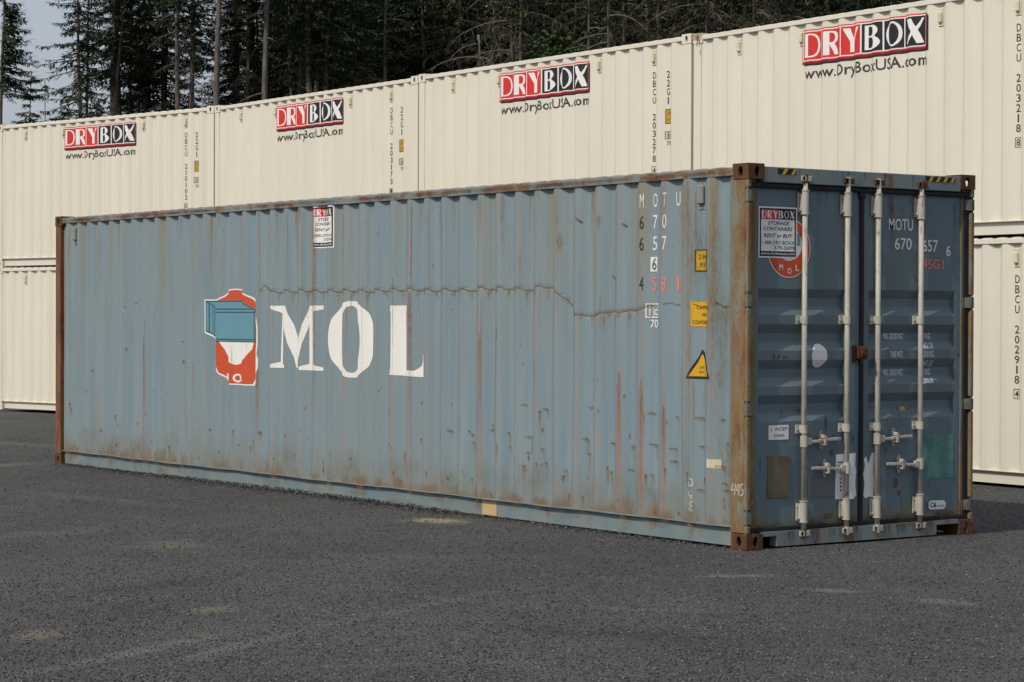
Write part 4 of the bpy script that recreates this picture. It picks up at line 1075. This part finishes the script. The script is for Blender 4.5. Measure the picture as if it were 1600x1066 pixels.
def fir(seed, Ht, base, rad, r0, dead=0.0, dens=1.0, lean=0.0, oneside=None, mat='needle', barkm='bark', broken=False, sparse=0.0):
    """a conifer: trunk with dead stubs, and limbs carrying hanging sprays of needles"""
    rg = random.Random(seed); tb = TriBag(); fb = TriBag()
    zs = [Ht*i/9 for i in range(10)]
    bend = [lean*z + .12*math.sin(z*.35+seed) for z in zs]
    def tp(z):
        i = min(8, int(z/Ht*9)); f = z/Ht*9-i
        return Vector((bend[i]*(1-f)+bend[i+1]*f, 0, z))
    def tr(z): return max(.02, r0*((1-z/Ht)*(.55 if broken else .92)+(.35 if broken else .03)))
    bmx = BM(); tube(bmx, [tp(z) for z in zs], [tr(z)*(1.25 if z == 0 else 1) for z in zs], 8)
    tme = bpy.data.meshes.new('trunk'); bmx.to_mesh(tme); bmx.free()
    tme.polygons.foreach_set('use_smooth', [True]*len(tme.polygons))
    tme.materials.append(M[barkm])
    z = max(2.0, base*.45)
    while z < base+ (Ht-base)*.25:                       # dead lower limbs
        for q in range(rg.choice([1, 2, 2, 3]) if rg.random() < .25+dead else 0):
            az = rg.uniform(0, 6.283); l = rg.uniform(.5, 1.3)*(1+2.0*dead); o_ = tp(z); dr = Vector((math.cos(az), math.sin(az), rg.uniform(-.25, .15)))
            p = o_; n = 5; dl_ = dr.normalized()
            for s_ in range(n):
                nx = p + dl_*(l/n); tb.stick(p, nx, .028*(1-s_/n)+.010, .028*(1-(s_+1)/n)+.008)
                if dead > .2 and s_ > 0:
                    for e in range(3):
                        sd = Vector((rg.uniform(-1, 1), rg.uniform(-1, 1), rg.uniform(-1.1, .1))).normalized()
                        tw = rg.uniform(.15, .55); m_ = p+sd*tw*.6+dl_*.1; tb.stick(p, m_, .010, .009); tb.stick(m_, m_+Vector((sd.x*.3, sd.y*.3, -.5)).normalized()*tw*.5, .009, .006)
                p = nx; dl_ = (dl_ + Vector((0, 0, -.16))).normalized()
        z += rg.uniform(.25, .6)
    z = base
    while z < Ht-.25:
        f = (z-base)/(Ht-base)
        rr_ = rad*((1-f)**.75*min(1, .45+f*3.5) if not broken else 1-.45*f)
        for q in range(max(2, int(5*dens))):
            if rg.random() < sparse: continue
            az = rg.uniform(0, 6.283)
            if oneside is not None:
                az = oneside + rg.gauss(0, .75)
            l = rr_*rg.uniform(.55, 1.15); o_ = tp(z+rg.uniform(-.25, .25))
            h = Vector((math.cos(az), math.sin(az), 0)); sd = Vector((-h.y, h.x, 0))
            n = max(3, int(l/.42)); p = o_; tone0 = rg.random()*.5
            slope = .18*f + rg.uniform(-.35, .10)
            for s_ in range(n):
                t = (s_+1)/n
                nx = o_ + h*l*t + Vector((0, 0, l*(slope*t - .28*t*t + .22*t**4)))
                fb.stick(p, nx, .030*(1-t)+.012, .030*(1-t)+.008, 0.0)
                if t > .16:
                    for e in range(14 if t > .4 else 9):
                        sg = rg.choice((-1, 1)); ln_ = rg.uniform(.22, .62)*(1.15-.5*t)*(.7+.3*min(l, 3)/3)
                        a = p.lerp(nx, rg.random()); dv = (sd*sg*rg.uniform(.3, 1) + h*rg.uniform(.1, .8) + Vector((0, 0, rg.uniform(-.85, .10)))).normalized()
                        b = a + dv*ln_
                        wv = dv.cross(Vector((rg.uniform(-.5, .5), rg.uniform(-.5, .5), 1))).normalized()
                        fb.diamond(a, b, rg.uniform(.020, .046), wv, min(1, tone0+rg.random()*.5))
                p = nx
            fb.diamond(p-h*.1, p+h*.35+Vector((0, 0, .05)), .04, sd, tone0+.3)
        z += .42/max(.5, dens)*rg.uniform(.7, 1.3)*(1.0 if f < .7 else .8)
    parts = [('trunk', tme)]
    if tb.v: parts.append(('dead_branches', tb.mesh('dead_branches', M['dead'])))
    if fb.v: parts.append(('crown', fb.mesh('crown', M[mat])))
    return parts

def broadleaf(seed, Ht, rad):
    rg = random.Random(seed); fb = TriBag(); bmx = BM()
    tube(bmx, [(0, 0, 0), (.1, 0, Ht*.4), (0, .1, Ht*.9)], [.14, .10, .03], 7)
    tme = bpy.data.meshes.new('trunk'); 
    for q in range(22):
        az = rg.uniform(0, 6.28); z0 = Ht*rg.uniform(.45, .85); l = rad*rg.uniform(.6, 1.0)
        e = Vector((math.cos(az)*l, math.sin(az)*l, z0+rg.uniform(.3, 1.6))); tube(bmx, [(0, 0, z0), e*.5+Vector((0, 0, z0*.5+.2)), e], [.05, .03, .012], 5)
        for c_ in range(3):
            cc = e + Vector((rg.gauss(0, .5), rg.gauss(0, .5), rg.gauss(0, .45))); tn = rg.random()*.6
            for k in range(60):
                a = cc + Vector((rg.gauss(0, .42), rg.gauss(0, .42), rg.gauss(0, .34))); dv = Vector((rg.uniform(-1, 1), rg.uniform(-1, 1), rg.uniform(-.8, .4))).normalized()
                fb.diamond(a, a+dv*rg.uniform(.14, .26), rg.uniform(.05, .09), dv.orthogonal().normalized(), min(1, tn+rg.random()*.4))
    bmx.to_mesh(tme); bmx.free(); tme.materials.append(M['bark'])
    return [('trunk', tme), ('crown', fb.mesh('crown', M['leaf']))]

def plant(name, parts, label, cat, loc, rotz, scale=1.0, group=None):
    t = thing(name, label, cat, loc, rotz, group); t.scale = (scale,)*3
    for nm, me in parts:
        o = bpy.data.objects.new(nm, me); COL.objects.link(o); o.parent = t
        if nm == 'dead_branches': o['kind'] = 'stuff'
    return t
def spot(px, D):
    """a place D metres from the camera along the horizontal bearing of picture column px"""
    b = _y - math.atan((px-800)/3621.6); return (CAM.x + D*math.cos(b), CAM.y + D*math.sin(b), 0.0)
RIGHT = _y - math.pi/2                                     # bearing that points to picture right
K = dict(
    tall=fir(1, 27, 14.0, 3.0, .24, .15, 1.0), tall2=fir(2, 29, 12.5, 2.8, .26, .10, 1.0), tall3=fir(3, 25, 15.0, 2.6, .21, .25, .9, .012),
    bushy=fir(4, 26, 5.0, 3.6, .26, 0, 1.15), bushy2=fir(5, 24, 6.5, 3.9, .24, 0, 1.15, 0, None, 'needle2'), bushy3=fir(6, 28, 3.5, 3.4, .27, 0, 1.2),
    bare=fir(7, 28, 17.5, 2.8, .25, .10, .9, .010, None, 'needle', 'bark_pale_sunlit'), bare2=fir(8, 27, 16.0, 2.6, .22, .20, .9, -.010, None, 'needle', 'bark_pale_sunlit'),
    dead=fir(9, 25, 15.0, 2.3, .19, .95, .8, 0, None, 'needle2', 'bark', sparse=.45), dead2=fir(10, 24, 15.5, 2.2, .18, .80, .8, 0, None, 'needle', 'bark', sparse=.4))
# the ones that can be told apart at the left
plant('fir_tree', fir(20, 16.6, 12.4, 1.7, .17, .25, 1.6, 0, 0.0, sparse=.42, broken=True), 'broken-topped fir at the left edge with branches blown to the right', 'tree', spot(4, 112), RIGHT)
plant('fir_tree', fir(21, 12.9, 3.0, 3.0, .14, 0, .9, sparse=.2), 'small thin fir poking up at the far left beyond the roofs', 'tree', spot(47, 108), .4)
plant('fir_tree', fir(22, 11.3, 3.0, 2.6, .14, 0, 1.1, 0, None, 'needle2'), 'short rounded fir left of the big open fir', 'tree', spot(92, 106), 1.0)
plant('dead_pole', fir(23, 12.4, 12.0, .2, .07, 0, .5, -.006), 'thin bare pole standing between the small firs at left', 'dead tree', spot(69, 107), 0)
plant('fir_tree', fir(24, 21.5, 9.8, 3.3, .22, .1, 1.0, 0, None, sparse=.12), 'large open-branched fir standing against the sky at left', 'tree', spot(124, 116), .7)
plant('fir_tree', fir(27, 22.5, 11.5, 2.4, .18, .1, .9, 0, None, sparse=.2), 'slim fir close behind the large open fir at left', 'tree', spot(135, 121), 2.2)
plant('fir_tree', fir(25, 11.8, 3.0, 2.2, .12, 0, 1.0), 'small pointed fir at the foot of the leaning trunk', 'tree', spot(151, 107), 2.0)
plant('fir_tree', fir(26, 24, 15.0, 2.6, .19, .1, .9, .055, None, 'needle', 'bark_pale_sunlit'), 'leaning pale-trunked fir left of the thick stand', 'tree', spot(161, 118), RIGHT)
plant('fir_tree', K['bare'], 'tall fir with a thick sunlit bare trunk above the first joint in the container row', 'tree', spot(337, 112), .3, 1.05)
plant('fir_tree', K['bare2'], 'tall fir with a sunlit bare trunk above the second DRYBOX logo', 'tree', spot(419, 113), RIGHT, 1.15)
plant('fir_tree', K['bare'], 'tall fir with slim sunlit trunk left of the dark middle wood', 'tree', spot(492, 118), 2.0, .95)
plant('fir_tree', K['bare2'], 'tall fir with sunlit trunk in the middle of the dark wood', 'tree', spot(598, 116), 4.0, .9)
plant('broken_tree', fir(30, 14.4, 14.0, .3, .16, 1.0, .5, 0, None, 'needle', 'bark_pale_sunlit', True), 'snapped grey trunk with long arching dead branches above the container row', 'dead tree', spot(748, 104), 1.0)
plant('maple_tree', broadleaf(31, 14.6, 3.0), 'bright green broadleaf tree showing above the third container', 'tree', spot(926, 104), 0)
plant('maple_tree', broadleaf(32, 14.2, 2.2), 'second paler broadleaf top right of the bright green one', 'tree', spot(1000, 106), 0)
gF, gD = 'forest firs behind the containers', 'dead-limbed conifers at the right of the wood'
rt_ = random.Random(41)
ORD = 'first second third fourth fifth sixth seventh eighth ninth tenth eleventh twelfth thirteenth fourteenth fifteenth sixteenth seventeenth eighteenth nineteenth twentieth twenty-first twenty-second twenty-third twenty-fourth twenty-fifth'.split()
for q_, px in enumerate(sorted((176, 185, 226, 232, 256, 279, 300, 378, 394, 453, 470, 482, 510, 637, 560, 660, 205))):
    plant('fir_tree', K[rt_.choice(['tall', 'tall2', 'tall3'])], ORD[q_] + ' slender dark fir trunk from the left in the stand above the containers', 'tree', spot(px, rt_.uniform(114, 128)), rt_.uniform(0, 6.28), rt_.uniform(.9, 1.12), gF)
for q_, px in enumerate(sorted((795, 837, 855, 868, 895, 946, 970, 1010, 1028, 1075, 1100, 1117, 1140, 1175, 1202, 1216, 1238, 1290, 1340, 720, 770, 815, 1055, 915, 1265))):
    plant('dead_limbed_conifer', K[rt_.choice(['dead', 'dead2'])], ORD[q_] + ' grey conifer with dead drooping twigs from the left in the right of the wood', 'tree', spot(px, rt_.uniform(108, 124)), rt_.uniform(0, 6.28), rt_.uniform(.92, 1.12), gD)
rows = [(128, 24, 190, 1480), (137, 28, 330, 1480), (147, 34, 400, 1480), (158, 36, 430, 1480), (172, 38, 480, 1480)]
for D, n, a, b in rows:
    for i in range(n):
        px = a + (b-a)*(i+rt_.uniform(.1, .9))/n
        plant('fir_tree', K[rt_.choice(['bushy', 'bushy2', 'bushy3'] if px > 360 else ['tall', 'tall2', 'tall3', 'bushy2'])], 'dense dark fir deep in the wood behind the containers', 'tree', spot(px, D+rt_.uniform(-4, 4)), rt_.uniform(0, 6.28), rt_.uniform(.9, 1.15), 'dense firs deep in the wood')
